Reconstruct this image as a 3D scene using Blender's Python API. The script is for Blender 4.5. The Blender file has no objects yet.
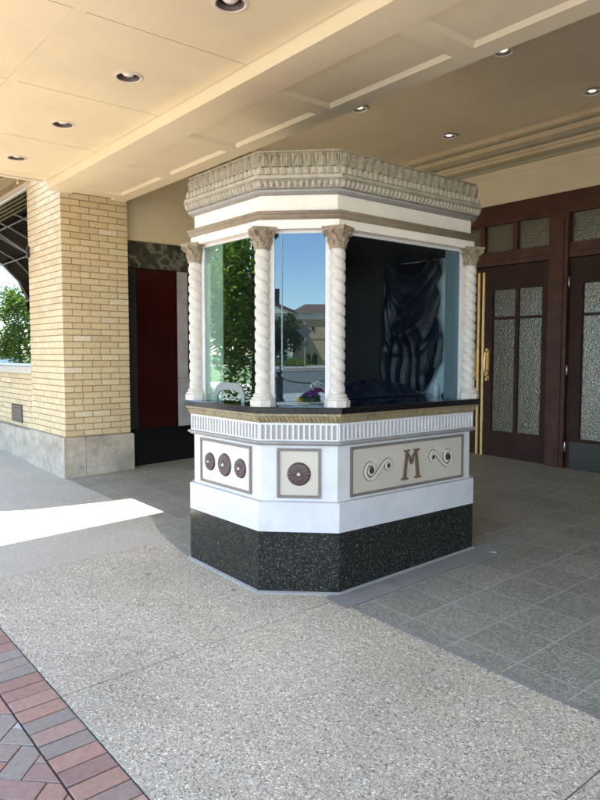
import bpy, math, random
from math import sin, cos, pi, sqrt, radians
from mathutils import Vector, Matrix, noise
random.seed(7)
SC = bpy.context.scene
COL = SC.collection

# ---------------------------------------------------------------- camera
cam_d = bpy.data.cameras.new('camera'); cam = bpy.data.objects.new('camera', cam_d); COL.objects.link(cam)
rr = Vector((.6328, .7743, .0006)); uu = Vector((-.0531, .0426, .9977)); ff = Vector((-.7725, .6313, -.0680))
M = Matrix((rr, uu, -ff)).transposed().to_4x4(); M.translation = (0, 0, 1.6)
cam.matrix_world = M
cam_d.sensor_fit = 'VERTICAL'; cam_d.sensor_height = 32.0
cam_d.lens = 676.65 / 800 * 32.0
cam_d.clip_start = .05; cam_d.clip_end = 3000
SC.camera = cam
# ---------------------------------------------------------------- sky, sun, exposure
SUN = Vector((-.62, -.11, 1)).normalized()
w = bpy.data.worlds.new('World'); SC.world = w; w.use_nodes = True
nt = w.node_tree; nt.nodes.clear()
sky = nt.nodes.new('ShaderNodeTexSky'); sky.sky_type = 'NISHITA'; sky.sun_disc = False
sky.sun_elevation = math.asin(SUN.z); sky.sun_rotation = math.atan2(SUN.x, SUN.y)
sky.air_density = .9; sky.dust_density = .1; sky.ozone_density = 2.6
bg = nt.nodes.new('ShaderNodeBackground'); bg.inputs[1].default_value = .135
wo = nt.nodes.new('ShaderNodeOutputWorld')
nt.links.new(sky.outputs[0], bg.inputs[0]); nt.links.new(bg.outputs[0], wo.inputs[0])
sd = bpy.data.lights.new('sun', 'SUN'); sd.energy = 4.2; sd.angle = radians(.5); sd.color = (1, .945, .81)
so = bpy.data.objects.new('sun', sd); COL.objects.link(so)
so.rotation_euler = SUN.to_track_quat('Z', 'Y').to_euler(); so.location = (-30, -5, 40)
SC.view_settings.view_transform = 'Standard'; SC.view_settings.look = 'None'
SC.view_settings.exposure = 3.02; SC.view_settings.gamma = 1; SC.view_settings.use_curve_mapping = False
SC.cycles.max_bounces = 12; SC.cycles.diffuse_bounces = 7; SC.cycles.glossy_bounces = 5
SC.cycles.transparent_max_bounces = 24; SC.cycles.sample_clamp_indirect = 8
SC.cycles.use_denoising = True

# ---------------------------------------------------------------- materials
def new_mat(name):
    m = bpy.data.materials.new(name); m.use_nodes = True
    n = m.node_tree; b = n.nodes['Principled BSDF']
    return m, n, b
def N(n, t, **kw):
    o = n.nodes.new(t)
    for k, v in kw.items():
        if k in o.inputs.keys() if isinstance(k, str) else False: o.inputs[k].default_value = v
        else: setattr(o, k, v)
    return o
def L(n, a, b): n.links.new(a, b)
def objco(n):
    return n.nodes.new('ShaderNodeTexCoord').outputs['Object']
def geopos(n):
    return n.nodes.new('ShaderNodeNewGeometry').outputs['Position']
def ramp(n, fac, stops, interp='LINEAR'):
    r = n.nodes.new('ShaderNodeValToRGB'); r.color_ramp.interpolation = interp
    e = r.color_ramp.elements
    while len(e) > 1: e.remove(e[0])
    e[0].position = stops[0][0]; e[0].color = (*stops[0][1], 1)
    for p, c in stops[1:]:
        x = e.new(p); x.color = (*c, 1)
    L(n, fac, r.inputs[0]); return r.outputs[0]
def noise_n(n, co, scale, detail=4, rough=.6):
    t = n.nodes.new('ShaderNodeTexNoise'); t.inputs['Scale'].default_value = scale
    t.inputs['Detail'].default_value = detail; t.inputs['Roughness'].default_value = rough
    L(n, co, t.inputs['Vector']); return t.outputs[0]
def mixc(n, fac, a, b, mode='MIX'):
    m = n.nodes.new('ShaderNodeMix'); m.data_type = 'RGBA'; m.blend_type = mode
    for s, v in ((0, fac), (6, a), (7, b)):
        if hasattr(v, 'is_linked') or hasattr(v, 'links'): L(n, v, m.inputs[s])
        elif s == 0: m.inputs[0].default_value = v
        else: m.inputs[s].default_value = (*v, 1)
    return m.outputs[2]
def bump(n, b, h, strength=.3, dist=.002):
    u = n.nodes.new('ShaderNodeBump'); u.inputs['Strength'].default_value = strength
    u.inputs['Distance'].default_value = dist
    L(n, h, u.inputs['Height']); L(n, u.outputs[0], b.inputs['Normal'])
def math_n(n, op, a, b_=None):
    m = n.nodes.new('ShaderNodeMath'); m.operation = op
    for i, v in enumerate((a, b_)):
        if v is None: continue
        if isinstance(v, (int, float)): m.inputs[i].default_value = v
        else: L(n, v, m.inputs[i])
    return m.outputs[0]
def paint(name, c, rough=.5, var=.08, scale=3, metal=0, bscale=60, bstr=.08, spec=.5, dirt=None, dirt_amt=.5):
    m, n, b = new_mat(name); co = geopos(n)
    f = noise_n(n, co, scale, 5)
    d = tuple(x * (1 - var * 2.2) for x in c); l = tuple(min(1, x * (1 + var)) for x in c)
    col = ramp(n, f, [(.3, d), (.7, l)])
    if dirt:
        g = ramp(n, noise_n(n, co, scale * 4.3, 8, .7), [(.5, (0, 0, 0)), (.72, (dirt_amt,) * 3)])
        col = mixc(n, g, col, dirt)
    L(n, col, b.inputs['Base Color'])
    b.inputs['Roughness'].default_value = rough; b.inputs['Metallic'].default_value = metal
    b.inputs['Specular IOR Level'].default_value = spec
    bump(n, b, noise_n(n, co, bscale, 3), bstr, .002)
    return m

m_cream = paint('cream_ceiling_paint', (.75, .665, .465), .55, .045, 1.2, bscale=25, bstr=.04)
m_cream2 = paint('cream_beam_paint', (.75, .67, .475), .55, .03, 1.2, bscale=25, bstr=.04)
m_tanceil = paint('tan_vestibule_paint', (.76, .665, .475), .6, .04, 1.5, bscale=20, bstr=.05)
m_creamwall = paint('cream_wall_paint', (.70, .60, .385), .6, .05, 2)
m_crown1 = paint('crown_cream', (.62, .50, .30), .5, .05, 4)
m_crown2 = paint('crown_sage', (.38, .35, .235), .5, .05, 4)
m_white = paint('white_paint', (.67, .645, .61), .5, .04, 3, dirt=(.50, .44, .36), dirt_amt=.32, bscale=35, bstr=.15)
m_whitelow = paint('white_band_paint', (.65, .625, .61), .5, .05, 2.2, dirt=(.46, .41, .35), dirt_amt=.34, bscale=30, bstr=.15)
m_frieze = paint('warm_white_paint', (.84, .76, .65), .5, .04, 3, dirt=(.55, .45, .33), dirt_amt=.25)
m_taupe = paint('taupe_moulding_paint', (.20, .155, .125), .5, .08, 12, dirt=(.16, .12, .09), dirt_amt=.5)
m_greym = paint('grey_moulding_paint', (.33, .31, .29), .5, .08, 12, dirt=(.18, .15, .12), dirt_amt=.4)
m_brownm = paint('brown_moulding_paint', (.25, .19, .12), .5, .1, 12, dirt=(.10, .07, .045), dirt_amt=.5)
m_flute = paint('flute_paint', (.42, .365, .335), .55, .05, 8)
m_stone = paint('antique_cornice', (.34, .295, .21), .7, .12, 18, bscale=180, bstr=.12, dirt=(.17, .135, .09), dirt_amt=.75)
m_sheen = 0
m_stone_w = paint('antique_cornice_light', (.45, .40, .31), .7, .1, 18, bscale=180, bstr=.12, dirt=(.22, .18, .13), dirt_amt=.6)
m_gold = paint('old_gold_moulding', (.33, .25, .13), .45, .15, 25, metal=.15, bscale=150, bstr=.3, dirt=(.08, .055, .03), dirt_amt=.7)
m_capital = paint('capital_antique', (.31, .235, .15), .65, .15, 40, bscale=200, bstr=.5, dirt=(.10, .07, .04), dirt_amt=.7)
m_column = paint('column_cream', (.60, .54, .455), .5, .06, 10, dirt=(.38, .32, .25), dirt_amt=.35)
m_panel = paint('beige_panel_paint', (.56, .49, .38), .5, .03, 3)
m_panelf = paint('pale_panel_paint', (.70, .65, .58), .5, .03, 3)
m_rosette = paint('rosette_brown', (.085, .045, .038), .4, .2, 60, bscale=200, bstr=.4)
m_button = paint('rosette_button', (.62, .55, .50), .3, .03)
m_letter = paint('letter_brown', (.17, .10, .06), .45, .15, 40, dirt=(.05, .03, .02))
m_scroll = paint('scroll_cream', (.60, .53, .44), .5, .05)
m_scroll_d = paint('scroll_outline', (.10, .07, .055), .5, .1, 40)
m_wood = paint('dark_red_wood', (.072, .029, .018), .5, .18, 6, bscale=40, bstr=.1, spec=.25)
m_wood_d = paint('dark_brown_door', (.044, .023, .018), .55, .12, 6, bscale=40, bstr=.1, spec=.12)
m_kick = paint('dark_kick_plate', (.010, .0095, .009), .35, .1, 5)
m_brass = paint('polished_brass', (.95, .66, .28), .38, .06, 12, metal=.75, bstr=.0)
m_steel = paint('hinge_steel', (.62, .58, .52), .3, .05, 12, metal=1)
m_thresh = paint('threshold_metal', (.30, .28, .24), .45, .1, 20, metal=.6)
m_maroon = paint('maroon_panel', (.032, .0026, .0022), .16, .25, 1.3, bscale=6, bstr=.03)
m_blackgr = paint('black_granite_wainscot', (.006, .006, .007), .13, .3, 60, bstr=0)
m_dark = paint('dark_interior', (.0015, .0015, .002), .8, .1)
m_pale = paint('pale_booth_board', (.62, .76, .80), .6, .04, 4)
m_paleg = paint('pale_green_board', (.42, .50, .44), .6, .04, 4)
m_film = paint('milky_film', (.36, .41, .36), .5, .05, 2)
m_film2 = paint('blue_grey_board', (.10, .165, .20), .5, .05, 3)
m_paleboard = paint('pale_cream_board', (.70, .74, .6), .6, .04, 4)
m_iron = paint('black_iron', (.012, .014, .022), .35, .1, 30)
m_plastic = paint('white_plastic', (.62, .66, .66), .35, .02)
m_rubber = paint('black_rubber', (.012, .012, .013), .5, .05)
m_pole = paint('white_pole_paint', (.75, .75, .74), .4, .02)
m_caulk = paint('mortar_fillet', (.40, .39, .37), .8, .08, 30)
m_trim = paint('light_trim', (.70, .62, .50), .4, .04)
m_lightd = paint('light_baffle', (.10, .08, .07), .35, .05)
m_lamp = paint('lamp_glass', (.82, .80, .76), .15, .02)
m_sill = paint('stone_sill', (.52, .485, .42), .7, .08, 20)
m_awn = paint('awning_fabric', (.035, .024, .014), .9, .1, 20, spec=.1)
m_awn_l = paint('awning_valance', (.35, .30, .16), .7, .1, 20)

def satin():
    m, n, b = new_mat('navy_satin'); b.inputs['Base Color'].default_value = (.0020, .0055, .017, 1)
    b.inputs['Roughness'].default_value = .36; b.inputs['Specular IOR Level'].default_value = .4
    b.inputs['Sheen Weight'].default_value = .08; b.inputs['Sheen Tint'].default_value = (.2, .35, .7, 1)
    bump(n, b, noise_n(n, geopos(n), 22, 5), .6, .012); return m
m_satin = satin()

def granite():
    m, n, b = new_mat('dark_granite'); co = geopos(n)
    v = N(n, 'ShaderNodeTexVoronoi'); v.inputs['Scale'].default_value = 150; L(n, co, v.inputs['Vector'])
    sp = n.nodes.new('ShaderNodeSeparateColor'); L(n, v.outputs['Color'], sp.inputs[0])
    c1 = ramp(n, sp.outputs[0], [(0, (.006, .007, .007)), (.52, (.014, .015, .012)), (.60, (.035, .034, .022)),
                                 (.76, (.075, .07, .045)), (.92, (.13, .12, .085))], 'CONSTANT')
    f = noise_n(n, co, 55, 5, .75)
    k = ramp(n, f, [(.40, (0, 0, 0)), (.60, (1, 1, 1))])
    c = mixc(n, k, (.009, .010, .010), c1)
    L(n, c, b.inputs['Base Color']); b.inputs['Roughness'].default_value = .17
    return m
m_granite = granite()
def counterstone():
    m, n, b = new_mat('black_counter_granite'); co = geopos(n)
    c = ramp(n, noise_n(n, co, 90, 5, .8), [(.5, (.006, .006, .008)), (.62, (.03, .022, .018)), (.7, (.09, .07, .06))])
    L(n, c, b.inputs['Base Color']); b.inputs['Roughness'].default_value = .10; return m
m_counter = counterstone()
def marble():
    m, n, b = new_mat('green_marble'); co = geopos(n)
    wv = N(n, 'ShaderNodeTexWave'); wv.inputs['Scale'].default_value = 1.6; wv.inputs['Distortion'].default_value = 14
    wv.inputs['Detail'].default_value = 6; wv.inputs['Detail Scale'].default_value = 2.4; L(n, co, wv.inputs['Vector'])
    c = ramp(n, wv.outputs[1], [(0, (.018, .020, .013)), (.5, (.05, .052, .035)), (.85, (.10, .10, .07)), (.97, (.24, .24, .18))])
    c = mixc(n, .5, c, ramp(n, noise_n(n, co, 14, 8, .7), [(.35, (.02, .024, .016)), (.7, (.12, .12, .085))]))
    L(n, c, b.inputs['Base Color']); b.inputs['Roughness'].default_value = .18; return m
m_marble = marble()
def pale_marble():
    m, n, b = new_mat('pale_marble'); co = geopos(n)
    c = ramp(n, noise_n(n, co, 6, 8, .7), [(.35, (.34, .33, .33)), (.6, (.46, .45, .45))])
    L(n, c, b.inputs['Base Color']); b.inputs['Roughness'].default_value = .3; return m
m_pmarble = pale_marble()

def brick_m(name, stops, rough=.75):
    m, n, b = new_mat(name); g = n.nodes.new('ShaderNodeNewGeometry')
    c = ramp(n, g.outputs['Random Per Island'], stops)
    f = ramp(n, noise_n(n, g.outputs['Position'], 45, 6, .7), [(.3, (.80, .78, .76)), (.7, (1.08, 1.08, 1.08))])
    c = mixc(n, 1.0, c, f, 'MULTIPLY')
    L(n, c, b.inputs['Base Color']); b.inputs['Roughness'].default_value = rough
    bump(n, b, noise_n(n, g.outputs['Position'], 220, 4), .4, .002); return m
m_brick = brick_m('buff_brick', [(0, (.60, .48, .28)), (.25, (.68, .56, .345)), (.5, (.64, .515, .30)), (.75, (.70, .59, .38)), (.95, (.57, .45, .25)), (1, (.72, .65, .49))])
m_mortar = paint('brown_mortar', (.30, .23, .14), .9, .12, 40, bscale=120, bstr=.5)
m_paver = brick_m('clay_pavers', [(0, (.42, .24, .18)), (.22, (.48, .29, .215)), (.32, (.35, .22, .18)), (.41, (.33, .285, .235)), (.46, (.37, .32, .27)),
                                  (.52, (.44, .265, .195)), (.68, (.52, .35, .26)), (.80, (.40, .25, .205)), (.91, (.33, .29, .24)), (.94, (.46, .31, .24)), (.985, (.44, .30, .24)), (1, (.60, .58, .56))], .85)
m_sand = paint('joint_sand', (.07, .055, .045), .95, .2, 60, bscale=300, bstr=.6)

def aggregate(name='exposed_aggregate', sc=140, mult=(1.24, 1.195, 1.04), soft=0.0):
    m, n, b = new_mat(name); co = geopos(n)
    v = N(n, 'ShaderNodeTexVoronoi'); v.inputs['Scale'].default_value = sc; L(n, co, v.inputs['Vector'])
    sp = n.nodes.new('ShaderNodeSeparateColor'); L(n, v.outputs['Color'], sp.inputs[0])
    c1 = ramp(n, sp.outputs[0], [(0, (.17, .15, .13)), (.08, (.32, .28, .235)), (.25, (.46, .42, .36)), (.42, (.55, .51, .455)),
                                 (.60, (.49, .46, .42)), (.74, (.64, .61, .56)), (.92, (.80, .78, .74))], 'CONSTANT')
    v2 = N(n, 'ShaderNodeTexVoronoi'); v2.inputs['Scale'].default_value = sc * 1.9; L(n, co, v2.inputs['Vector'])
    sp2 = n.nodes.new('ShaderNodeSeparateColor'); L(n, v2.outputs['Color'], sp2.inputs[0])
    c2 = ramp(n, sp2.outputs[1], [(0, (.27, .25, .215)), (.3, (.45, .42, .375)), (.7, (.57, .54, .49))], 'CONSTANT')
    k = ramp(n, sp.outputs[2], [(.45, (0, 0, 0)), (.46, (1, 1, 1))])
    c = mixc(n, k, c1, c2)
    big = ramp(n, noise_n(n, co, .9, 6, .65), [(.3, (.78, .77, .75)), (.7, (1.08, 1.07, 1.06))])
    c = mixc(n, 1.0, c, big, 'MULTIPLY')
    st = ramp(n, noise_n(n, co, 5.5, 3, .5), [(.66, (1, 1, 1)), (.76, (.86, .83, .79))])
    c = mixc(n, 1.0, c, st, 'MULTIPLY')
    gum = N(n, 'ShaderNodeTexVoronoi'); gum.inputs['Scale'].default_value = 2.6; L(n, co, gum.inputs['Vector'])
    gs = ramp(n, gum.outputs['Distance'], [(.045, (.62, .60, .58)), (.060, (1, 1, 1))])
    c = mixc(n, 1.0, c, gs, 'MULTIPLY')
    c = mixc(n, soft, c, (.44, .42, .38))
    c = mixc(n, 1.0, c, mult, 'MULTIPLY')
    L(n, c, b.inputs['Base Color']); b.inputs['Roughness'].default_value = .8
    bump(n, b, v.outputs[0], .5, .003); return m
m_agg = aggregate()
m_agg_fine = aggregate('fine_aggregate', 190, (1.22, 1.19, 1.05), .45)
def concrete(name, c0=(.33, .325, .31), c1=(.43, .42, .40)):
    m, n, b = new_mat(name); co = geopos(n)
    c = ramp(n, noise_n(n, co, 2.2, 8, .7), [(.3, c0), (.7, c1)])
    s = ramp(n, noise_n(n, co, 120, 3, .7), [(.35, (.74, .74, .73)), (.65, (1.12, 1.12, 1.11))])
    s2 = ramp(n, noise_n(n, co, 7, 6, .7), [(.5, (1, 1, 1)), (.75, (.84, .82, .79))])
    L(n, mixc(n, 1.0, mixc(n, 1.0, c, s, 'MULTIPLY'), s2, 'MULTIPLY'), b.inputs['Base Color']); b.inputs['Roughness'].default_value = .85
    bump(n, b, noise_n(n, co, 150, 4), .35, .002); return m
m_conc = concrete('smooth_concrete')
m_conc2 = concrete('fine_aggregate_concrete', (.48, .455, .39), (.62, .585, .51))
m_cem = concrete('cement_border', (.27, .268, .245), (.36, .355, .325))
m_kerb = concrete('kerb_concrete', (.42, .41, .38), (.52, .50, .47))
def limestone():
    m, n, b = new_mat('limestone_base'); co = geopos(n)
    c = ramp(n, noise_n(n, co, 2.4, 8, .72), [(.32, (.31, .265, .20)), (.5, (.47, .415, .33)), (.68, (.62, .56, .46))])
    s_ = ramp(n, noise_n(n, co, 9, 6, .75), [(.45, (1, 1, 1)), (.70, (.78, .75, .70))])
    c = mixc(n, 1.0, c, s_, 'MULTIPLY'); L(n, c, b.inputs['Base Color']); b.inputs['Roughness'].default_value = .8
    bump(n, b, noise_n(n, co, 30, 7, .7), .5, .006); return m
m_base = limestone()
m_unused = concrete('limestone_base', (.42, .38, .32), (.60, .55, .475))
m_asph = concrete('asphalt', (.10, .10, .10), (.14, .14, .138))
m_road2 = concrete('concrete_road', (.30, .29, .27), (.38, .37, .34))
def tiles():
    m, n, b = new_mat('grey_stone_tile'); g = n.nodes.new('ShaderNodeNewGeometry')
    sx = n.nodes.new('ShaderNodeSeparateXYZ'); L(n, g.outputs['Position'], sx.inputs[0])
    def line(o, org, per):
        f = math_n(n, 'DIVIDE', math_n(n, 'SUBTRACT', o, org), per)
        fr = math_n(n, 'FRACT', f)
        d = math_n(n, 'MINIMUM', fr, math_n(n, 'SUBTRACT', 1.0, fr))
        return math_n(n, 'MULTIPLY', d, per), math_n(n, 'FLOOR', f)
    dx, ix = line(sx.outputs[0], -2.75 - 32.6 + .004, .326); dy, iy = line(sx.outputs[1], 2.79 - 3.27, .327)
    wob = math_n(n, 'MULTIPLY', math_n(n, 'SUBTRACT', noise_n(n, g.outputs['Position'], 60, 3), .5), .003)
    d = math_n(n, 'ADD', math_n(n, 'MINIMUM', dx, dy), wob)
    gr = ramp(n, math_n(n, 'MULTIPLY', d, 100), [(.25, (1, 1, 1)), (.42, (0, 0, 0))])
    cx = n.nodes.new('ShaderNodeCombineXYZ'); L(n, ix, cx.inputs[0]); L(n, iy, cx.inputs[1])
    wn = n.nodes.new('ShaderNodeTexWhiteNoise'); L(n, cx.outputs[0], wn.inputs['Vector'])
    tv = ramp(n, wn.outputs[0], [(0, (.98, .98, .98)), (1, (1.20, 1.20, 1.20))])
    v = N(n, 'ShaderNodeTexVoronoi'); v.inputs['Scale'].default_value = 130; L(n, g.outputs['Position'], v.inputs['Vector'])
    sp = n.nodes.new('ShaderNodeSeparateColor'); L(n, v.outputs['Color'], sp.inputs[0])
    c = ramp(n, sp.outputs[0], [(0, (.12, .125, .115)), (.5, (.27, .275, .255)), (1, (.52, .52, .49))])
    c = mixc(n, .45, c, ramp(n, noise_n(n, g.outputs['Position'], 6, 6, .7), [(.3, (.19, .195, .18)), (.7, (.32, .32, .30))]))
    c = mixc(n, 1.0, c, tv, 'MULTIPLY')
    c = mixc(n, 1.0, c, (1.06, 1.02, .89), 'MULTIPLY')
    c = mixc(n, gr, c, (.52, .50, .44))
    L(n, c, b.inputs['Base Color'])
    b.inputs['Roughness'].default_value = .48
    bump(n, b, noise_n(n, g.outputs['Position'], 90, 4), .25, .002); return m
m_tile = tiles()
def grass_m():
    m, n, b = new_mat('grass_green'); co = geopos(n)
    L(n, ramp(n, noise_n(n, co, 3, 8, .8), [(.3, (.03, .07, .015)), (.7, (.08, .15, .03))]), b.inputs['Base Color'])
    b.inputs['Roughness'].default_value = .9; return m
m_grass = grass_m()
def leaf_m(name, stops):
    m, n, b = new_mat(name); g = n.nodes.new('ShaderNodeNewGeometry')
    c = ramp(n, g.outputs['Random Per Island'], stops)
    L(n, c, b.inputs['Base Color']); b.inputs['Roughness'].default_value = .5
    tr = n.nodes.new('ShaderNodeBsdfTranslucent'); L(n, mixc(n, 1.0, c, (1.3, 1.5, .6), 'MULTIPLY'), tr.inputs[0])
    mx = n.nodes.new('ShaderNodeMixShader'); mx.inputs[0].default_value = .4
    L(n, b.outputs[0], mx.inputs[1]); L(n, tr.outputs[0], mx.inputs[2])
    L(n, mx.outputs[0], n.nodes['Material Output'].inputs[0]); return m
m_leaf = leaf_m('leaf_green', [(0, (.06, .12, .015)), (.5, (.11, .18, .025)), (1, (.17, .23, .04))])
m_leaf_d = leaf_m('leaf_dark', [(0, (.02, .045, .012)), (.6, (.035, .07, .02)), (1, (.06, .09, .03))])
m_bark = paint('bark', (.10, .075, .05), .9, .2, 20)
def petal(name, c):
    m, n, b = new_mat(name); b.inputs['Base Color'].default_value = (*c, 1); b.inputs['Roughness'].default_value = .6; return m
m_purple = petal('purple_petals', (.20, .03, .30)); m_yellow = petal('yellow_petals', (.75, .55, .03)); m_palepet = petal('pale_petals', (.6, .62, .55))
m_mag = petal('magenta_petals', (.45, .03, .18))

def glass(name, f0=.04, tint=(.96, .98, .97), refl=(.95, .98, .98)):
    m = bpy.data.materials.new(name); m.use_nodes = True; n = m.node_tree; n.nodes.clear()
    o = n.nodes.new('ShaderNodeOutputMaterial'); tr = n.nodes.new('ShaderNodeBsdfTransparent'); tr.inputs[0].default_value = (*tint, 1)
    gl = n.nodes.new('ShaderNodeBsdfGlossy'); gl.inputs['Roughness'].default_value = 0
    gl.inputs[0].default_value = (*refl, 1)
    g = n.nodes.new('ShaderNodeNewGeometry'); dt = n.nodes.new('ShaderNodeVectorMath'); dt.operation = 'DOT_PRODUCT'
    L(n, g.outputs['Normal'], dt.inputs[0]); L(n, g.outputs['Incoming'], dt.inputs[1])
    c = math_n(n, 'SUBTRACT', 1.0, math_n(n, 'ABSOLUTE', dt.outputs['Value']))
    f = math_n(n, 'ADD', math_n(n, 'MULTIPLY', math_n(n, 'POWER', c, 5.0), 1 - f0), f0)
    sm = noise_n(n, g.outputs['Position'], 3.5, 4)
    mx = n.nodes.new('ShaderNodeMixShader'); L(n, f, mx.inputs[0]); L(n, tr.outputs[0], mx.inputs[1]); L(n, gl.outputs[0], mx.inputs[2])
    df_ = n.nodes.new('ShaderNodeBsdfDiffuse'); df_.inputs[0].default_value = (.6, .6, .58, 1)   # faint dust and smears on the pane
    m2 = n.nodes.new('ShaderNodeMixShader'); L(n, ramp(n, sm, [(.45, (.0005,) * 3), (.75, (.007,) * 3)]), m2.inputs[0])
    L(n, mx.outputs[0], m2.inputs[1]); L(n, df_.outputs[0], m2.inputs[2]); L(n, m2.outputs[0], o.inputs[0])
    return m
m_glass = glass('booth_glass', .055, (.90, .95, .95), (.74, .90, 1.0))
m_glass_front = glass('coated_booth_glass', .17, (.86, .93, .90), (.92, 1.0, .95))
m_glass_side = glass('side_booth_glass', .018, (.95, .98, .98))
m_shopglass = glass('shop_window_glass', .12, (.35, .37, .38))
def frosted():
    m, n, b = new_mat('frosted_strip'); b.inputs['Base Color'].default_value = (.75, .85, .78, 1); b.inputs['Roughness'].default_value = .4
    tr = n.nodes.new('ShaderNodeBsdfTranslucent'); tr.inputs[0].default_value = (.8, .92, .84, 1)
    mx = n.nodes.new('ShaderNodeMixShader'); mx.inputs[0].default_value = .65
    L(n, b.outputs[0], mx.inputs[1]); L(n, tr.outputs[0], mx.inputs[2]); L(n, mx.outputs[0], n.nodes['Material Output'].inputs[0]); return m
m_frost = frosted()
def obscure():
    m, n, b = new_mat('pebbled_glass'); co = geopos(n)
    b.inputs['Base Color'].default_value = (.085, .08, .055, 1); b.inputs['Roughness'].default_value = .15
    b.inputs['Specular IOR Level'].default_value = 1.0
    v = N(n, 'ShaderNodeTexVoronoi'); v.feature = 'SMOOTH_F1'; v.inputs['Scale'].default_value = 85; L(n, co, v.inputs['Vector'])
    h = math_n(n, 'ADD', v.outputs[0], math_n(n, 'MULTIPLY', noise_n(n, co, 25, 3), .8))
    bump(n, b, h, .42, .006); return m
m_obscure = obscure()

# ---------------------------------------------------------------- helpers
WL = {}
def tag(o, label=None, cat=None, group=None, kind=None):
    if label: o['label'] = label
    if cat: o['category'] = cat
    if group: o['group'] = group
    if kind: o['kind'] = kind
    return o
def empty(name, loc, label, cat, group=None, rz=0):
    o = bpy.data.objects.new(name, None); COL.objects.link(o); o.location = loc; o.rotation_euler = (0, 0, rz)
    o.empty_display_size = .2; WL[o] = Vector(loc); return tag(o, label, cat, group)
class MB:
    def __init__(s): s.v = []; s.f = []
    def add(s, vs, fs):
        k = len(s.v); s.v.extend([tuple(x) for x in vs]); s.f.extend([tuple(i + k for i in f) for f in fs]); return s
    def box(s, a, b, mtx=None):
        x0, y0, z0 = a; x1, y1, z1 = b
        vs = [(x0, y0, z0), (x1, y0, z0), (x1, y1, z0), (x0, y1, z0), (x0, y0, z1), (x1, y0, z1), (x1, y1, z1), (x0, y1, z1)]
        if mtx: vs = [mtx @ Vector(v) for v in vs]
        return s.add(vs, [(0, 3, 2, 1), (4, 5, 6, 7), (0, 1, 5, 4), (1, 2, 6, 5), (2, 3, 7, 6), (3, 0, 4, 7)])
    def chbox(s, a, b, c=.003, mtx=None):  # box with chamfered top rim
        x0, y0, z0 = a; x1, y1, z1 = b
        vs = [(x0, y0, z0), (x1, y0, z0), (x1, y1, z0), (x0, y1, z0), (x0, y0, z1 - c), (x1, y0, z1 - c), (x1, y1, z1 - c), (x0, y1, z1 - c),
              (x0 + c, y0 + c, z1), (x1 - c, y0 + c, z1), (x1 - c, y1 - c, z1), (x0 + c, y1 - c, z1)]
        if mtx: vs = [mtx @ Vector(v) for v in vs]
        return s.add(vs, [(8, 9, 10, 11), (0, 1, 5, 4), (1, 2, 6, 5), (2, 3, 7, 6), (3, 0, 4, 7), (4, 5, 9, 8), (5, 6, 10, 9), (6, 7, 11, 10), (7, 4, 8, 11)])
    def lathe(s, c, prof, n=24, mtx=None, cap=True):
        vs = []; fs = []
        for r, z in prof:
            for i in range(n):
                a = 2 * pi * i / n; vs.append(Vector((r * cos(a), r * sin(a), z)))
        for j in range(len(prof) - 1):
            for i in range(n):
                k = (i + 1) % n; fs.append((j * n + i, j * n + k, (j + 1) * n + k, (j + 1) * n + i))
        if cap:
            fs.append(tuple(reversed(range(n)))); fs.append(tuple(range((len(prof) - 1) * n, len(prof) * n)))
        m = mtx or Matrix()
        c = Vector(c); return s.add([c + (m @ v) for v in vs], fs)
    def tube(s, pts, r, n=8, flat=None, cap=True):
        pts = [Vector(p) for p in pts]; vs = []; fs = []; up = Vector(flat) if flat else None
        for i, p in enumerate(pts):
            t = (pts[min(i + 1, len(pts) - 1)] - pts[max(i - 1, 0)]).normalized()
            a = up if up else (Vector((0, 0, 1)) if abs(t.z) < .9 else Vector((1, 0, 0)))
            x = t.cross(a).normalized(); y = x.cross(t).normalized()
            ri = r[i] if isinstance(r, (list, tuple)) else r
            for k in range(n):
                q = 2 * pi * k / n; vs.append(p + x * cos(q) * ri + y * sin(q) * ri * (.6 if up else 1))
        for i in range(len(pts) - 1):
            for k in range(n):
                j = (k + 1) % n; fs.append((i * n + k, i * n + j, (i + 1) * n + j, (i + 1) * n + k))
        if cap: fs.append(tuple(reversed(range(n)))); fs.append(tuple(range((len(pts) - 1) * n, len(pts) * n)))
        return s.add(vs, fs)
    def prism(s, poly, T, depth):   # poly in 2D, T(u,v,w)->3D, w from 0 to depth
        n = len(poly); vs = [T(u, v, 0) for u, v in poly] + [T(u, v, depth) for u, v in poly]
        return s.add(vs, [tuple(range(n)), tuple(reversed(range(n, 2 * n)))] + [(i, i + n, (i + 1) % n + n, (i + 1) % n) for i in range(n)])
    def build(s, name, mat, parent=None, smooth=False, origin=None):
        vs = [Vector(v) for v in s.v]
        pw = WL[parent] if parent else Vector((0, 0, 0))
        if origin is None:
            mn = [min(v[i] for v in vs) for i in range(3)]; mx = [max(v[i] for v in vs) for i in range(3)]
            c = Vector(((mn[0] + mx[0]) / 2, (mn[1] + mx[1]) / 2, mn[2]))
        else: c = Vector(origin)
        me = bpy.data.meshes.new(name); me.from_pydata([v - c for v in vs], [], s.f); me.materials.append(mat)
        import bmesh as _b
        b = _b.new(); b.from_mesh(me); _b.ops.recalc_face_normals(b, faces=b.faces); b.to_mesh(me); b.free()
        if smooth is True: me.polygons.foreach_set('use_smooth', [True] * len(me.polygons))
        elif smooth: me.set_sharp_from_angle(angle=smooth); me.polygons.foreach_set('use_smooth', [True] * len(me.polygons)) ; me.set_sharp_from_angle(angle=smooth)
        o = bpy.data.objects.new(name, me); COL.objects.link(o)
        if parent: o.parent = parent
        o.location = c - pw; WL[o] = c
        return o
def copy_tree(o, parent=None):
    c = o.copy(); COL.objects.link(c); WL[c] = WL[o]
    if parent: c.parent = parent
    for ch in list(o.children): copy_tree(ch, c)
    return c
def clampv(x, a, b): return max(a, min(b, x))
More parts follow.
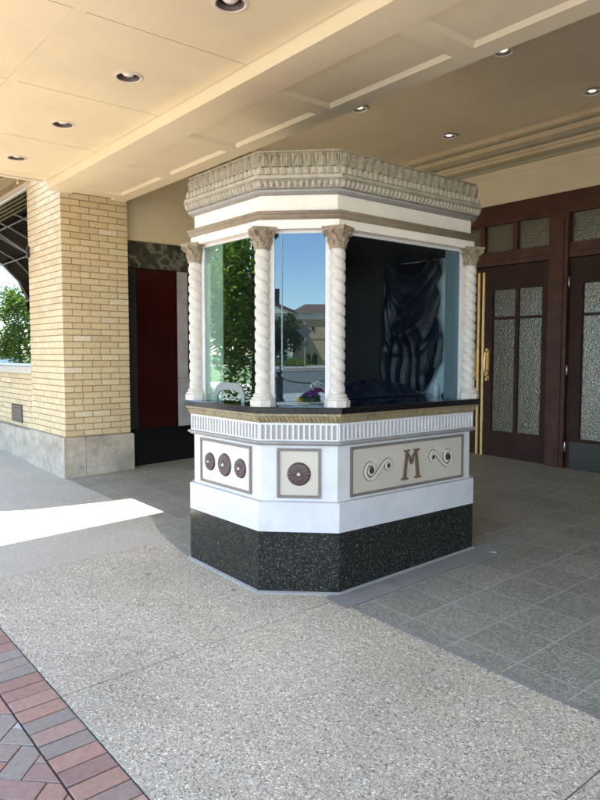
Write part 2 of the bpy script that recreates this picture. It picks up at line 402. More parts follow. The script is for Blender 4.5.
GB, GC = -.0221, .0329
def gh(X, Y): return GB * clampv(X, -15, 4) + GC * clampv(Y, -4, 8)

# ---------------------------------------------------------------- setting: ground
def sheet(name, x0, x1, y0, y1, off, mat, cuts=()):
    xs = sorted({x0, x1, *[c for c in (-15, 4) if x0 < c < x1]}); ys = sorted({y0, y1, *[c for c in (-4, 8) if y0 < c < y1]})
    m = MB(); vs = [(x, y, gh(x, y) + off) for y in ys for x in xs]; nx = len(xs)
    m.add(vs, [(j * nx + i, j * nx + i + 1, (j + 1) * nx + i + 1, (j + 1) * nx + i) for j in range(len(ys) - 1) for i in range(nx - 1)])
    return tag(m.build(name, mat), kind='structure')
sheet('ground', -900, 900, -900, 900, -.30, m_grass)
sheet('road', -400, 400, -11.6, -3.6, -.14, m_asph)
XJ = [-40, -30, -22, -16, -12.9, -11.2, -9.55, -7.9, -6.23, -4.56, -2.89, -1.13, .55, 2.2, 3.9, 8, 14, 24, 40]
sheet('sidewalk_bed', -60, 40, -3.6, 12, -.06, m_mortar)
# aggregate slabs with saw-cut joints, from the brick border to the tile edge
m = MB()
for a, b in [q_ for q_ in zip(XJ[:-1], XJ[1:]) if q_[0] > -4.6]:
    for (ya, yb) in ((1.012, 2.64),):
        g = .0035
        v = [(a + g, ya), (b - g, ya), (b - g, yb), (a + g, yb)]
        m.add([(x, y, gh(x, y)) for x, y in v] + [(x, y, gh(x, y) - .05) for x, y in v],
              [(0, 1, 2, 3), (4, 7, 6, 5), (0, 4, 5, 1), (1, 5, 6, 2), (2, 6, 7, 3), (3, 7, 4, 0)])
tag(m.build('sidewalk', m_agg), kind='structure')
m = MB()
for a, b in [q_ for q_ in zip(XJ[:-1], XJ[1:]) if q_[0] < -4.6]:
    g = .0035; v = [(a + g, 1.012), (b - g, 1.012), (b - g, 2.64), (a + g, 2.64)]
    m.add([(x, y, gh(x, y)) for x, y in v] + [(x, y, gh(x, y) - .05) for x, y in v],
          [(0, 1, 2, 3), (4, 7, 6, 5), (0, 4, 5, 1), (1, 5, 6, 2), (2, 6, 7, 3), (3, 7, 4, 0)])
tag(m.build('sidewalk', m_agg_fine), kind='structure')
# tile floor: sheet right and left of the booth, with the rounded corner that swings out beside it
m = MB()
def zt(x, y): return gh(x, y)
m.add([(x, y, zt(x, y)) for x, y in ((-2.75, 2.64), (3.2, 2.64), (3.2, 7.3), (-2.75, 7.3))], [(0, 1, 2, 3)])
m.add([(x, y, zt(x, y)) for x, y in ((-7.5, 2.642), (-4.45, 2.642), (-2.75, 2.642), (-2.75, 7.3), (-7.5, 7.3))], [(0, 1, 2, 3, 4)])
tag(m.build('tile_floor', m_tile), kind='structure')
m = MB()
arc = [(-5.33, 2.645), (-5.12, 2.60), (-4.95, 2.53), (-4.75, 2.47), (-4.50, 2.42), (-4.15, 2.36)]
pts = arc + [(-4.10, 2.645)]
m.add([(x, y, zt(x, y) + .004) for x, y in pts], [tuple(range(len(pts)))])
tag(m.build('tile_floor', m_tile), kind='structure')
m = MB()
pts = [(-2.95, 2.60), (-2.752, 2.60), (-2.752, 4.5), (-2.95, 4.5)]
m.add([(x, y, zt(x, y) + .004) for x, y in pts], [(0, 1, 2, 3)])
pts = [(-2.752, 2.625), (3.2, 2.625), (3.2, 2.652), (-2.752, 2.652)]
m.add([(x, y, zt(x, y) + .004) for x, y in pts], [(0, 1, 2, 3)])
tag(m.build('cement_border', m_cem), kind='structure')
# clay pavers: soldier course and herringbone
m = MB()
def paver(cx, cy, ang, l=.198, wd=.098):
    if cy < -3.35 or cx < -14.5 or cx > 8: return
    g = .0025; j = random.uniform(-.0015, .0015)
    mt = Matrix.Translation((cx, cy, gh(cx, cy) - .002 + j)) @ Matrix.Rotation(GC, 4, 'X') @ Matrix.Rotation(-GB, 4, 'Y') @ Matrix.Rotation(ang + random.uniform(-.008, .008), 4, 'Z')
    m.chbox((-l / 2 + g, -wd / 2 + g, -.04), (l / 2 - g, wd / 2 - g, 0), .003, mt)
x = -14.4
while x < 8:
    paver(x, .9085, pi / 2); x += .1005
c45 = cos(pi / 4); out = []
for mm_ in range(-50, 51):
    for i in range(-120, 120):
        out.append((i + 1.0, i + 4 * mm_ + .5, 0)); out.append((i + .5, i + 4 * mm_ + 2.0, 1))
def clip_y(poly, ym):
    o = []
    for k in range(len(poly)):
        a, b = poly[k], poly[(k + 1) % len(poly)]
        if a[1] <= ym: o.append(a)
        if (a[1] <= ym) != (b[1] <= ym):
            t = (ym - a[1]) / (b[1] - a[1]); o.append((a[0] + (b[0] - a[0]) * t, ym))
    return o
def slab_poly(m, poly, dz):
    ar = abs(sum(poly[k][0] * poly[(k + 1) % len(poly)][1] - poly[(k + 1) % len(poly)][0] * poly[k][1] for k in range(len(poly)))) / 2
    if ar < 3e-4: return
    n_ = len(poly); cx = sum(p_[0] for p_ in poly) / n_; cy = sum(p_[1] for p_ in poly) / n_; c = .0025
    def tow(p_):
        d = Vector((cx - p_[0], cy - p_[1])); d = d.normalized() * min(c * 1.4, d.length); return (p_[0] + d.x, p_[1] + d.y)
    top = [tow(p_) for p_ in poly]
    vs = [(x, y, gh(x, y) - .04) for x, y in poly] + [(x, y, gh(x, y) + dz - c) for x, y in poly] + [(x, y, gh(x, y) + dz) for x, y in top]
    fs = [tuple(range(2 * n_, 3 * n_))]
    for k in range(n_):
        l = (k + 1) % n_; fs += [(k, l, l + n_, k + n_), (k + n_, l + n_, l + 2 * n_, k + 2 * n_)]
    m.add(vs, fs)
for (cx, cy, o) in out:
    X = (cx - cy) * c45 * .1 - 3.0; Y = (cx + cy) * c45 * .1 - 1.0
    if not (-9 < X < 3 and -3.3 < Y < .95): continue
    a = (pi / 4 if o == 0 else 3 * pi / 4) + random.uniform(-.008, .008); hl, hw_ = .0975, .0475
    poly = [(X + x * cos(a) - y * sin(a), Y + x * sin(a) + y * cos(a)) for x, y in ((-hl, -hw_), (hl, -hw_), (hl, hw_), (-hl, hw_))]
    poly = clip_y(poly, .803)
    if len(poly) > 2: slab_poly(m, poly, -.002 + random.uniform(-.0015, .0015))
tag(m.build('brick_paving', m_paver), kind='structure')
sheet('sand_bed', -15, 9, -3.35, 1.0125, -.0095, m_sand)
m = MB()
for a, b in ((-400, -15), (-15, 4), (4, 400)):
    v = [(a, -3.6), (b, -3.6), (b, -3.35), (a, -3.35)]
    m.add([(x, y, gh(x, y) + .002) for x, y in v] + [(x, y, gh(x, y) - .2) for x, y in v], [(0, 1, 2, 3), (4, 7, 6, 5), (0, 4, 5, 1), (1, 5, 6, 2), (2, 6, 7, 3), (3, 7, 4, 0)])
tag(m.build('curb', m_kerb), kind='structure')
sheet('sidewalk', -60, -15, -3.35, 1.01, -.001, m_conc); sheet('sidewalk', 9, 60, -3.35, 1.01, -.001, m_conc)
m = MB()
v = [(-400, -17), (400, -17), (400, -11.6), (-400, -11.6)]
m.add([(x, y, -.10) for x, y in v] + [(x, y, -.5) for x, y in v], [(0, 1, 2, 3), (4, 7, 6, 5), (0, 4, 5, 1), (1, 5, 6, 2), (2, 6, 7, 3), (3, 7, 4, 0)])
tag(m.build('sidewalk', m_conc), kind='structure')
def flat(name, y0, y1, z, mat, x0=-400, x1=400):
    return tag(MB().box((x0, y0, z - .35), (x1, y1, z)).build(name, mat), kind='structure')
flat('road', -47, -17.0, -.22, m_asph); flat('curb', -48, -47.003, -.08, m_kerb)
flat('mulch_bed', -56, -48.003, -.10, paint('mulch', (.20, .12, .09), .9)); flat('road', -76, -56.003, -.2, m_road2)
flat('grass', -300, -76.003, -.15, m_grass)

# ---------------------------------------------------------------- ticket booth
BX0, BY0, BX1, BY1, BXL, BYR = -3.2888, 2.3618, -2.9431, 2.7091, -4.0996, 4.0154
BYB = BYR + .3465; BLX = BXL - .3457
OCT = [Vector(v) for v in ((BXL, BY0), (BX0, BY0), (BX1, BY1), (BX1, BYR), (BX0, BYB), (BXL, BYB), (BLX, BYR), (BLX, BY1))]
NE = 8
def enorm(i):
    t = (OCT[(i + 1) % NE] - OCT[i]).normalized(); return Vector((t.y, -t.x))
def oc(i, d):
    a, b = enorm((i - 1) % NE), enorm(i % NE); h = (a + b).normalized()
    return OCT[i % NE] + h * (d / h.dot(b))
def ring(prof, m=None, edges=range(8)):
    m = m or MB(); n = len(prof)
    if len(list(edges)) == 8:
        vs = [(*oc(i, d), z) for i in range(8) for d, z in prof]
        return m.add(vs, [(i * n + j, ((i + 1) % 8) * n + j, ((i + 1) % 8) * n + (j + 1) % n, i * n + (j + 1) % n) for i in range(8) for j in range(n)])
    return m
def slab(d, z0, z1, m=None, e=.004):
    m = m or MB(); vs = []
    for dd, z in ((d, z0), (d, z1 - e), (d - e, z1)): vs += [(*oc(i, dd), z) for i in range(8)]
    fs = [tuple(reversed(range(8))), tuple(range(16, 24))]
    for k in (0, 8): fs += [(k + i, k + (i + 1) % 8, k + 8 + (i + 1) % 8, k + 8 + i) for i in range(8)]
    return m.add(vs, fs)
def relief(prof, period, fn, amp, res=.0045, nv=24, m=None, lower=.0):
    m = m or MB(); P = []
    tot = sum(sqrt((prof[i + 1][0] - prof[i][0]) ** 2 + (prof[i + 1][1] - prof[i][1]) ** 2) for i in range(len(prof) - 1))
    def at(v):
        s = v * tot
        for i in range(len(prof) - 1):
            l = sqrt((prof[i + 1][0] - prof[i][0]) ** 2 + (prof[i + 1][1] - prof[i][1]) ** 2)
            if s <= l or i == len(prof) - 2:
                k = min(1, s / l); return prof[i][0] + (prof[i + 1][0] - prof[i][0]) * k, prof[i][1] + (prof[i + 1][1] - prof[i][1]) * k
            s -= l
    rows = [at(j / nv) for j in range(nv + 1)]
    for e in range(8):
        ln = (OCT[(e + 1) % 8] - OCT[e]).length; r = res if e in (0, 1, 2) else res * 3
        nu = max(8, int(ln / r)); per = max(1, round(ln / period)); nn = enorm(e); base = len(m.v)
        cs = [(oc(e, d), oc(e + 1, d)) for d, z in rows]; vs = []
        for i in range(nu + 1):
            t = i / nu; edge = min(1, min(t, 1 - t) * nu / 2.0)
            for j, (d, z) in enumerate(rows):
                h = amp * fn((t * per) % 1.0 if i < nu else 0.0, j / nv, int(t * per)) * edge
                p = cs[j][0].lerp(cs[j][1], t) + nn * h
                vs.append((p.x, p.y, z))
        k = nv + 1
        m.add(vs, [(i * k + j, (i + 1) * k + j, (i + 1) * k + j + 1, i * k + j + 1) for i in range(nu) for j in range(nv)])
    return m
def f_palm(u, v, k):
    x = (u - .5) * 2
    # tall upright acanthus leaf with curled tip, small lily between two leaves
    w_ = .80 * (1 - .35 * v) * (1.0 if v < .82 else sqrt(max(0, 1 - ((v - .82) / .18) ** 2)))
    q = abs(x) / w_ if w_ > 1e-3 else 9
    if q < 1:
        rib = .55 + .45 * abs(cos(x * (5.2 + 3.0 * v) * 1.1)) ** .8
        lobe = 1 - .22 * (abs(sin(v * 17 + abs(x) * 5)) ** 3)
        tip = .35 * max(0, sin((v - .55) / .45 * pi)) if v > .55 else 0
        return (1 - q ** 4) * rib * lobe * (.62 + tip + .25 * (1 - q))
    y = (abs(x) - 1)
    z_ = 1 - ((y) / (.16 + .25 * v)) ** 2 - ((v - .62) / .36) ** 2
    return .55 * sqrt(z_) if z_ > 0 else (.12 if v < .12 else 0)
def f_egg(u, v, k):
    x = (u - .5) / .34; y = (v - .42) / .52; q = 1 - x * x - y * y
    egg = sqrt(q) if q > 0 else 0
    rim = .45 if (0 > q > -.75) and v < .9 else 0
    return max(egg, rim, .9 if v > .93 else 0)
def f_leaf(u, v, k):
    x = abs(u - .5) * 2; w_ = .92 * sqrt(max(0, 1 - ((v) ** 2) * .8)); q = 1 - (x / w_) ** 2 if w_ > 0 else -1
    b = sqrt(q) * .8 if q > 0 else 0
    return b * (1.15 - .3 * (x < .12)) + (.25 if v < .1 else 0)
def f_rope(u, v, k):
    q = (u + v * .8) % 1.0; return sqrt(max(0, 1 - ((q - .5) / .42) ** 2)) * (sin(pi * v) ** .5)

booth = empty('ticket_booth', (-3.7, 3.36, gh(-3.7, 3.36)), 'cream and white theatre ticket booth with twisted columns and dark granite base', 'ticket booth')
slab(0, -.1, .5262).build('granite_base', m_granite, booth)
slab(.012, -.05, .03).v
mm = MB()
for i in (0, 1, 2, 3, 7, 4, 5, 6):
    a0, a1 = oc(i, 0), oc(i + 1, 0); b0, b1 = oc(i, .022), oc(i + 1, .022)
    mm.add([(*a0, gh(*a0) + .010), (*a1, gh(*a1) + .010), (*b1, gh(*b1) + .005), (*b0, gh(*b0) + .005)], [(0, 1, 2, 3)])
    mm.add([(*b0, gh(*b0) + .005), (*b1, gh(*b1) + .005), (*b1, gh(*b1) - .01), (*b0, gh(*b0) - .01)], [(0, 1, 2, 3)])
mm.build('mortar_fillet', m_caulk, booth)
slab(.001, .5265, .7092).build('plinth_band', m_whitelow, booth)
slab(-.030, .7095, 1.052).build('body', m_white, booth)
# flutes
def flat_face(e, d):  # frame on face e at inset d : T(u,v,w) -> 3D ; u from left corner seen from outside
    a, b = oc(e, d), oc(e + 1, d); t = (b - a).normalized(); nn = enorm(e)
    return a, b, (lambda u, v, w_, a=a, t=t, nn=nn: Vector((a.x + t.x * u + nn.x * w_, a.y + t.y * u + nn.y * w_, v)))
# grey moulding under flutes
ring([(-.03, 1.050), (-.008, 1.050), (-.004, 1.056), (.008, 1.062), (.012, 1.068), (.012, 1.074), (.004, 1.078), (-.03, 1.078)]).build('moulding', m_greym, booth)
slab(-.022, 1.0785, 1.187).build('flute_ground', m_flute, booth)
mm = MB(); ring([(-.03, 1.0785), (-.008, 1.0785), (-.008, 1.087), (-.03, 1.087)], mm); ring([(-.03, 1.176), (-.008, 1.176), (-.008, 1.1875), (-.03, 1.1875)], mm)
for e in range(8):
    a, b, T = flat_face(e, -.03); ln = (b - a).length; k = round(ln / .0335)
    for i in range(k + 1):
        u = ln * i / k; h = .0066
        if i in (0, k): h = .0066
        pr = [(-h, 0), (-h, .019), (-h + .003, .0223), (h - .003, .0223), (h, .019), (h, 0)]
        vs = [T(min(max(u + x, -.006), ln + .006), z, w_) for z in (1.087, 1.176) for x, w_ in pr]
        mm.add(vs, [(j, j + 1, j + 7, j + 6) for j in range(5)])
        if 0 < i:  # arched end pieces of the flute
            for zz, s in ((1.087, 1), (1.176, -1)):
                uc = u - ln / k / 2; hw = ln / k / 2 - h
                pts = [(uc - hw, zz)] + [(uc - hw * cos(q), zz + s * .010 * (1 - sin(q))) for q in [pi * t_ / 6 for t_ in range(7)]] + [(uc + hw, zz)]
                f = [T(x, z, .0218) for x, z in pts]
                for j in range(1, len(f) - 2):
                    x0_, z0_ = pts[j]; x1_, z1_ = pts[j + 1]
                    mm.add([T(x0_, z0_, .0218), T(x1_, z1_, .0218), T(x1_, zz, .0218), T(x0_, zz, .0218)], [(0, 1, 2, 3)])
mm.build('fluted_band', m_white, booth)
# gold leaf moulding under the counter
mm = ring([(-.03, 1.188), (-.004, 1.188), (.012, 1.236), (.016, 1.2445), (-.03, 1.2445)])
relief([(-.003, 1.190), (.000, 1.205), (.010, 1.228)], .026, f_rope, .012, .0030, 10, mm)
ring([(.0, 1.228), (.022, 1.230), (.022, 1.2445), (.0, 1.2445)], mm)
mm.build('leaf_moulding', m_gold, booth, smooth=radians(40))
slab(.032, 1.245, 1.2832, e=.005).build('counter', m_counter, booth)
# header
ring([(-.11, 2.336), (-.020, 2.336), (-.020, 2.388), (-.11, 2.388)]).build('header_band', m_frieze, booth)
ring([(-.11, 2.3883), (-.014, 2.3883), (-.010, 2.398), (-.004, 2.406), (-.004, 2.414), (.004, 2.420), (.006, 2.430), (-.004, 2.437), (-.11, 2.4375)]).build('moulding', m_brownm, booth, smooth=radians(50))
ring([(-.12, 2.438), (-.045, 2.438), (-.045, 2.5335), (-.12, 2.5335)]).build('frieze', m_frieze, booth)
mm = ring([(-.12, 2.534), (-.030, 2.534), (-.020, 2.540), (-.006, 2.546), (-.002, 2.553), (-.004, 2.560), (-.012, 2.564), (-.12, 2.565)])
mm.build('moulding', m_greym, booth, smooth=radians(50))
mm = ring([(-.12, 2.566), (-.010, 2.566), (.006, 2.612), (.022, 2.616), (.022, 2.6235), (.014, 2.640), (.002, 2.642), (-.006, 2.684), (-.012, 2.690), (-.12, 2.7)])
relief([(-.008, 2.568), (.002, 2.592), (.010, 2.611)], .036, f_egg, .020, .0026, 16, mm)
relief([(.004, 2.641), (.000, 2.660), (-.002, 2.684)], .044, f_leaf, .016, .0028, 14, mm)
mm.build('cornice', m_stone_w, booth, smooth=radians(40))
mm = ring([(-.12, 2.690), (-.022, 2.690), (-.020, 2.772), (-.012, 2.777), (-.012, 2.784), (-.12, 2.784)])
relief([(-.014, 2.690), (-.016, 2.700), (-.018, 2.772)], .068, f_palm, .022, .0024, 28, mm)
mm.build('crest_ornament', m_stone, booth, smooth=radians(40))
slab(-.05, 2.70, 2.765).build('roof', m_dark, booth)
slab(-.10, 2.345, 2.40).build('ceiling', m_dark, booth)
# panels
def frame_panel(e, u0, u1, z0, z1, mat):
    a, b, T = flat_face(e, -.030)
    pn = MB().prism([(u0, z0), (u1, z0), (u1, z1), (u0, z1)], T, .0035).build('panel', mat, booth)
    fr = MB(); w_ = .016
    for (p, q, r, s) in ((u0 - w_, u1 + w_, z0 - w_, z0), (u0 - w_, u1 + w_, z1, z1 + w_), (u0 - w_, u0, z0, z1), (u1, u1 + w_, z0, z1)):
        fr.prism([(p, r), (q, r), (q, s), (p, s)], T, .0125)
    fr.build('frame', m_taupe, pn)
    return pn, T
def rosette(pn, T, u, z, R):
    def f(r, th): return .004 + .013 * sqrt(max(0, 1 - (r / R) ** 2)) ** .7 * (.72 + .28 * abs(cos(th * 8))) * (1 - .18 * (.30 < r / R < .38)) * (1 - .2 * (.62 < r / R < .68))
    vs = [T(u, z, .02)]; nr, na = 12, 64; fs = []
    for i in range(1, nr + 1):
        for j in range(na):
            r = R * i / nr; th = 2 * pi * j / na; vs.append(T(u + r * cos(th), z + r * sin(th), .0035 + f(r, th) if i < nr else .003))
    for j in range(na): fs.append((0, 1 + j, 1 + (j + 1) % na))
    for i in range(nr - 1):
        for j in range(na): fs.append((1 + i * na + j, 1 + (i + 1) * na + j, 1 + (i + 1) * na + (j + 1) % na, 1 + i * na + (j + 1) % na))
    MB().add(vs, fs).build('rosette', m_rosette, pn, smooth=True)
    # button in the middle
    vs = [T(u, z, .030)]; fs = []; na = 12; rb = R * .17
    for i in range(1, 4):
        for j in range(na):
            th = 2 * pi * j / na; r = rb * sin(i * pi / 6); vs.append(T(u + r * cos(th), z + r * sin(th), .018 + .012 * cos(i * pi / 6)))
    for j in range(na): fs.append((0, 1 + j, 1 + (j + 1) % na))
    for i in range(2):
        for j in range(na): fs.append((1 + i * na + j, 1 + (i + 1) * na + j, 1 + (i + 1) * na + (j + 1) % na, 1 + i * na + (j + 1) % na))
    MB().add(vs, fs).build('rosette_button', m_button, pn, smooth=True)
a0 = oc(0, -.03); pn, T = frame_panel(0, -3.978 - a0.x, -3.412 - a0.x, .748, 1.014, m_panelf)
rosette(pn, T, -3.875 - a0.x, .878, .062); rosette(pn, T, -3.697 - a0.x, .878, .077); rosette(pn, T, -3.515 - a0.x, .878, .064)
a1 = oc(1, -.03); Ln = (oc(2, -.03) - a1).length
pn, T = frame_panel(1, Ln / 2 - .117, Ln / 2 + .117, .746, 1.016, m_panel); rosette(pn, T, Ln / 2, .876, .072)
a2 = oc(2, -.03); pn, T = frame_panel(2, 2.838 - a2.y, 3.905 - a2.y, .742, 1.017, m_panel)
# letter M
U = lambda y: y - a2.y
um = U(3.370); zc = .878
mm = MB()
def leg(s):
    t0, t1 = um + s * .038, um + s * .066
    wt, wb = .0075, .011
    mm.prism([(t1 - wb, zc - .090), (t1 + wb, zc - .090), (t0 + wt + s * .006, zc + .085), (t0 - wt + s * .006, zc + .085)], T, .018)
    mm.prism([(t1 - .030, zc - .100), (t1 + .030, zc - .100), (t1 + .024, zc - .0885), (t1 - .024, zc - .0885)], T, .020)
    c = t0 + s * .010
    mm.prism([(c - .026, zc + .096), (c - .016, zc + .082), (c + .016, zc + .082), (c + .026, zc + .096), (c + .012, zc + .090), (c, zc + .094), (c - .012, zc + .090)], T, .020)
for s in (-1, 1):
    leg(s)
    mm.prism([(um + s * .038, zc + .078), (um + s * .030, zc + .062), (um, zc + .002), (um, zc + .030), (um + s * .022, zc + .062)][::1], T, .016)
mm.prism([(um, zc - .004), (um + .020, zc + .026), (um + .016, zc + .040), (um, zc + .034), (um - .016, zc + .040), (um - .020, zc + .026)], T, .019)
mm.build('letter_m', m_letter, pn)
def scroll(s):   # s=+1: big volute towards the street side
    cu = U(3.063) if s > 0 else U(3.680); zz = .876 if s > 0 else .888
    big, sm = (-.067, -.002), (.088, .012)
    P = []
    for i in range(46):
        q = i / 45; th = -pi / 2 - 3.6 * pi * (1 - q); r = .006 + .044 * q ** 1.1
        P.append((big[0] + r * cos(th) * 1.08, big[1] + r * sin(th)))
    p0 = P[-1]; p1 = (sm[0], sm[1] + .031); t0, t1 = (.15, .0), (.12, .0)
    for k_ in range(1, 12):
        t = k_ / 12; a, b, c, d = 2 * t ** 3 - 3 * t * t + 1, t ** 3 - 2 * t * t + t, -2 * t ** 3 + 3 * t * t, t ** 3 - t * t
        P.append((a * p0[0] + b * t0[0] + c * p1[0] + d * t1[0], a * p0[1] + b * t0[1] + c * p1[1] + d * t1[1]))
    for i in range(30):
        q = i / 29; th = pi / 2 - 2.8 * pi * q; r = .031 - .025 * q
        P.append((sm[0] + r * cos(th) * 1.08, sm[1] + r * sin(th)))
    P3 = lambda w_: [T(cu + s * x, zz + y * 1.15, w_) for x, y in P]
    nn = Vector((1, 0, 0)); n3 = len(P)
    rr_ = [.0042 + .0068 * sin(pi * (.12 + .80 * i / n3)) for i in range(n3)]
    MB().tube(P3(.004), [r + .0036 for r in rr_], 8, flat=(1, 0, 0)).build('scroll', m_scroll_d, pn, smooth=True)
    MB().tube(P3(.0085), [r + .0006 for r in rr_], 8, flat=(1, 0, 0)).build('scroll', m_scroll, pn, smooth=True)
    mm = MB()
    for (c, r) in ((big, .020), (sm, .013)):
        n5 = 10; mm = MB()
        mm.prism([(cu + s * c[0] + r * (1 + .12 * (j % 2)) * cos(2 * pi * j / n5), zz + 1.15 * c[1] + r * (1 + .12 * (j % 2)) * sin(2 * pi * j / n5)) for j in range(n5)], T, .018)
        mm.build('scroll_rosette', m_rosette, pn)
    pl = [(-.052, .044), (-.040, .060), (-.034, .046), (-.022, .062), (-.014, .046), (-.002, .064), (.006, .046), (.020, .062), (.026, .044), (.030, .034), (-.040, .034)]
    MB().prism([(cu + s * x, zz + y) for x, y in pl], T, .009).build('scroll_leaf', m_scroll, pn)
scroll(1); scroll(-1)
# twisted columns
def column(i):
    h = -((enorm((i - 1) % 8) + enorm(i)).normalized())
    c = OCT[i] + h * .05
    if i in (1, 2): c = c + Vector((-.008, .010))
    root = MB()
    R = .0455; z0, z1 = 1.357, 2.223; nz = 150; na = 36; vs = []; fs = []
    for j in range(nz + 1):
        z = z0 + (z1 - z0) * j / nz
        for k in range(na):
            th = 2 * pi * k / na; ph = (th + (z - z0) * 2 * pi / .132 + .9)
            r = R * (1.03 - .27 * (1 - abs(cos(ph))) ** 2.0)
            vs.append((c.x + r * cos(th), c.y + r * sin(th), z))
    for j in range(nz):
        for k in range(na):
            l = (k + 1) % na; fs.append((j * na + k, j * na + l, (j + 1) * na + l, (j + 1) * na + k))
    col = root.add(vs, fs).build('column', m_column, booth, smooth=True)
    ang = math.atan2(h.y, h.x)
    b = MB(); mt = Matrix.Translation((c.x, c.y, 0)) @ Matrix.Rotation(ang, 4, 'Z')
    b.lathe((c.x, c.y, 0), [(.078, 1.2834), (.078, 1.322)], 8, Matrix.Rotation(ang + pi / 8, 4, 'Z'))
    b.lathe((c.x, c.y, 0), [(.066, 1.322), (.068, 1.3255), (.070, 1.330), (.068, 1.336), (.060, 1.339), (.056, 1.343), (.057, 1.346), (.060, 1.350), (.058, 1.355), (.050, 1.360), (.046, 1.366)], 28)
    b.build('column_base', m_column, col, smooth=radians(35))
    b = MB(); vs = []; fs = []; nz = 34; na = 64
    for j in range(nz + 1):
        t = j / nz; z = 2.218 + .118 * t; Rz = .046 + .004 * t + .030 * t ** 3
        for k in range(na):
            th = 2 * pi * k / na; d = 0
            for (zb, zt_, ph, am) in ((.06, .50, 0, .016), (.38, .80, pi / 8, .019)):
                if zb <= t <= zt_:
                    q = (t - zb) / (zt_ - zb); wl = (1 - q ** 3) ; a = ((th - ang + ph) % (pi / 4)) / (pi / 4) * 2 - 1
                    if abs(a) < wl: d = max(d, am * (q ** 1.5 + .25) * (1 - .25 * abs(sin(a * 9))))
            if t < .06: d = .005
            vs.append((c.x + (Rz + d) * cos(th), c.y + (Rz + d) * sin(th), z))
    for j in range(nz):
        for k in range(na):
            l = (k + 1) % na; fs.append((j * na + k, j * na + l, (j + 1) * na + l, (j + 1) * na + k))
    b.add(vs, fs)
    # concave abacus with volutes
    n_ = 40; ab = []
    for k in range(n_):
        th = 2 * pi * k / n_; q = (th % (pi / 2)) / (pi / 2) * 2 - 1; r = .072 + .030 * abs(q) ** 2.2
        ab.append((r * cos(th), r * sin(th)))
    for (za, zb, sc_) in ((2.3215, 2.3315, .94), (2.3315, 2.3458, 1.0)):
        vs = [mt @ Vector((x * sc_, y * sc_, za)) for x, y in ab] + [mt @ Vector((x * sc_ * 1.03, y * sc_ * 1.03, zb)) for x, y in ab]
        b.add(vs, [tuple(reversed(range(n_))), tuple(range(n_, 2 * n_))] + [(k, (k + 1) % n_, (k + 1) % n_ + n_, k + n_) for k in range(n_)])
    for q in range(4):
        a = ang + q * pi / 2
        dv = Vector((cos(a), sin(a), 0)); cc = Vector((c.x, c.y, 2.307)) + dv * .074
        sp = [cc + dv * (.018 * (1 - s_ / 26)) * cos(s_ * .45) + Vector((0, 0, 1)) * (.018 * (1 - s_ / 26)) * sin(s_ * .45) for s_ in range(22)]
        b.tube(sp, .006, 6)
        fl = Vector((c.x, c.y, 2.330)) + Vector((cos(a + pi / 4), sin(a + pi / 4), 0)) * .070
        b.lathe(fl, [(.001, -.012), (.011, -.008), (.013, 0), (.010, .008), (.001, .012)], 8)
    b.build('capital', m_capital, col, smooth=radians(50))
for i in range(8): column(i)
# window frames and panes
for e in range(8):
    a, b, T = flat_face(e, -.095); ln = (b - a).length
    fr = MB(); w_ = .052
    for (u0, u1, z0, z1) in ((-.004, w_, 1.2835, 2.336), (ln - w_, ln + .004, 1.2835, 2.336)):
        fr.prism([(u0, z0), (u1, z0), (u1, z1), (u0, z1)], T, .026)
    fr.prism([(w_, 2.318), (ln - w_, 2.318), (ln - w_, 2.3355), (w_, 2.3355)], T, .020)
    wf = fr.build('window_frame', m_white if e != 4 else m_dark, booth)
    if e in (0, 1, 2, 6, 7):
        MB().prism([(w_, 1.2845), (ln - w_, 1.2845), (ln - w_, 2.318), (w_, 2.318)], lambda u, v, q, T=T: T(u, v, q + .012), .005).build('pane', {0: m_glass_front, 2: m_glass_side}.get(e, m_glass), wf)
        if e in (0,):
            # ticket slot surround: pale arched plate on the glass
            aa = oc(0, -.095); cu = (-3.905 + -3.530) / 2 - aa.x; zb = 1.2845
            def arch(hw, ht): return [(cu - hw, zb), (cu - hw, zb + ht * .45), (cu - hw * .80, zb + ht * .82), (cu - hw * .50, zb + ht), (cu + hw * .50, zb + ht), (cu + hw * .80, zb + ht * .82), (cu + hw, zb + ht * .45), (cu + hw, zb)]
            o_, i_ = arch(.180, .128), arch(.142, .080)
            st = MB()
            for k in range(7):
                st.prism([o_[k], o_[k + 1], i_[k + 1], i_[k]], lambda u, v, q, T=T: T(u, v, q + .0175), .004)
            pl = st.build('ticket_slot', paint('slot_plate', (.20, .235, .22), .4), wf)
fa = oc(0, -.095)
MB().prism([(-4.035 - fa.x, 1.285), (-3.795 - fa.x, 1.285), (-3.795 - fa.x, 2.317), (-4.035 - fa.x, 2.317)], lambda u, v, q: flat_face(0, -.095)[2](u, v, q + .0085), .002).build('frosted_strip', m_film, booth)
fa = oc(2, -.095)
MB().prism([(3.775 - fa.y, 1.285), (3.965 - fa.y, 1.285), (3.965 - fa.y, 2.317), (3.775 - fa.y, 2.317)], lambda u, v, q: flat_face(2, -.095)[2](u, v, q + .0085), .002).build('side_board', m_film2, booth)
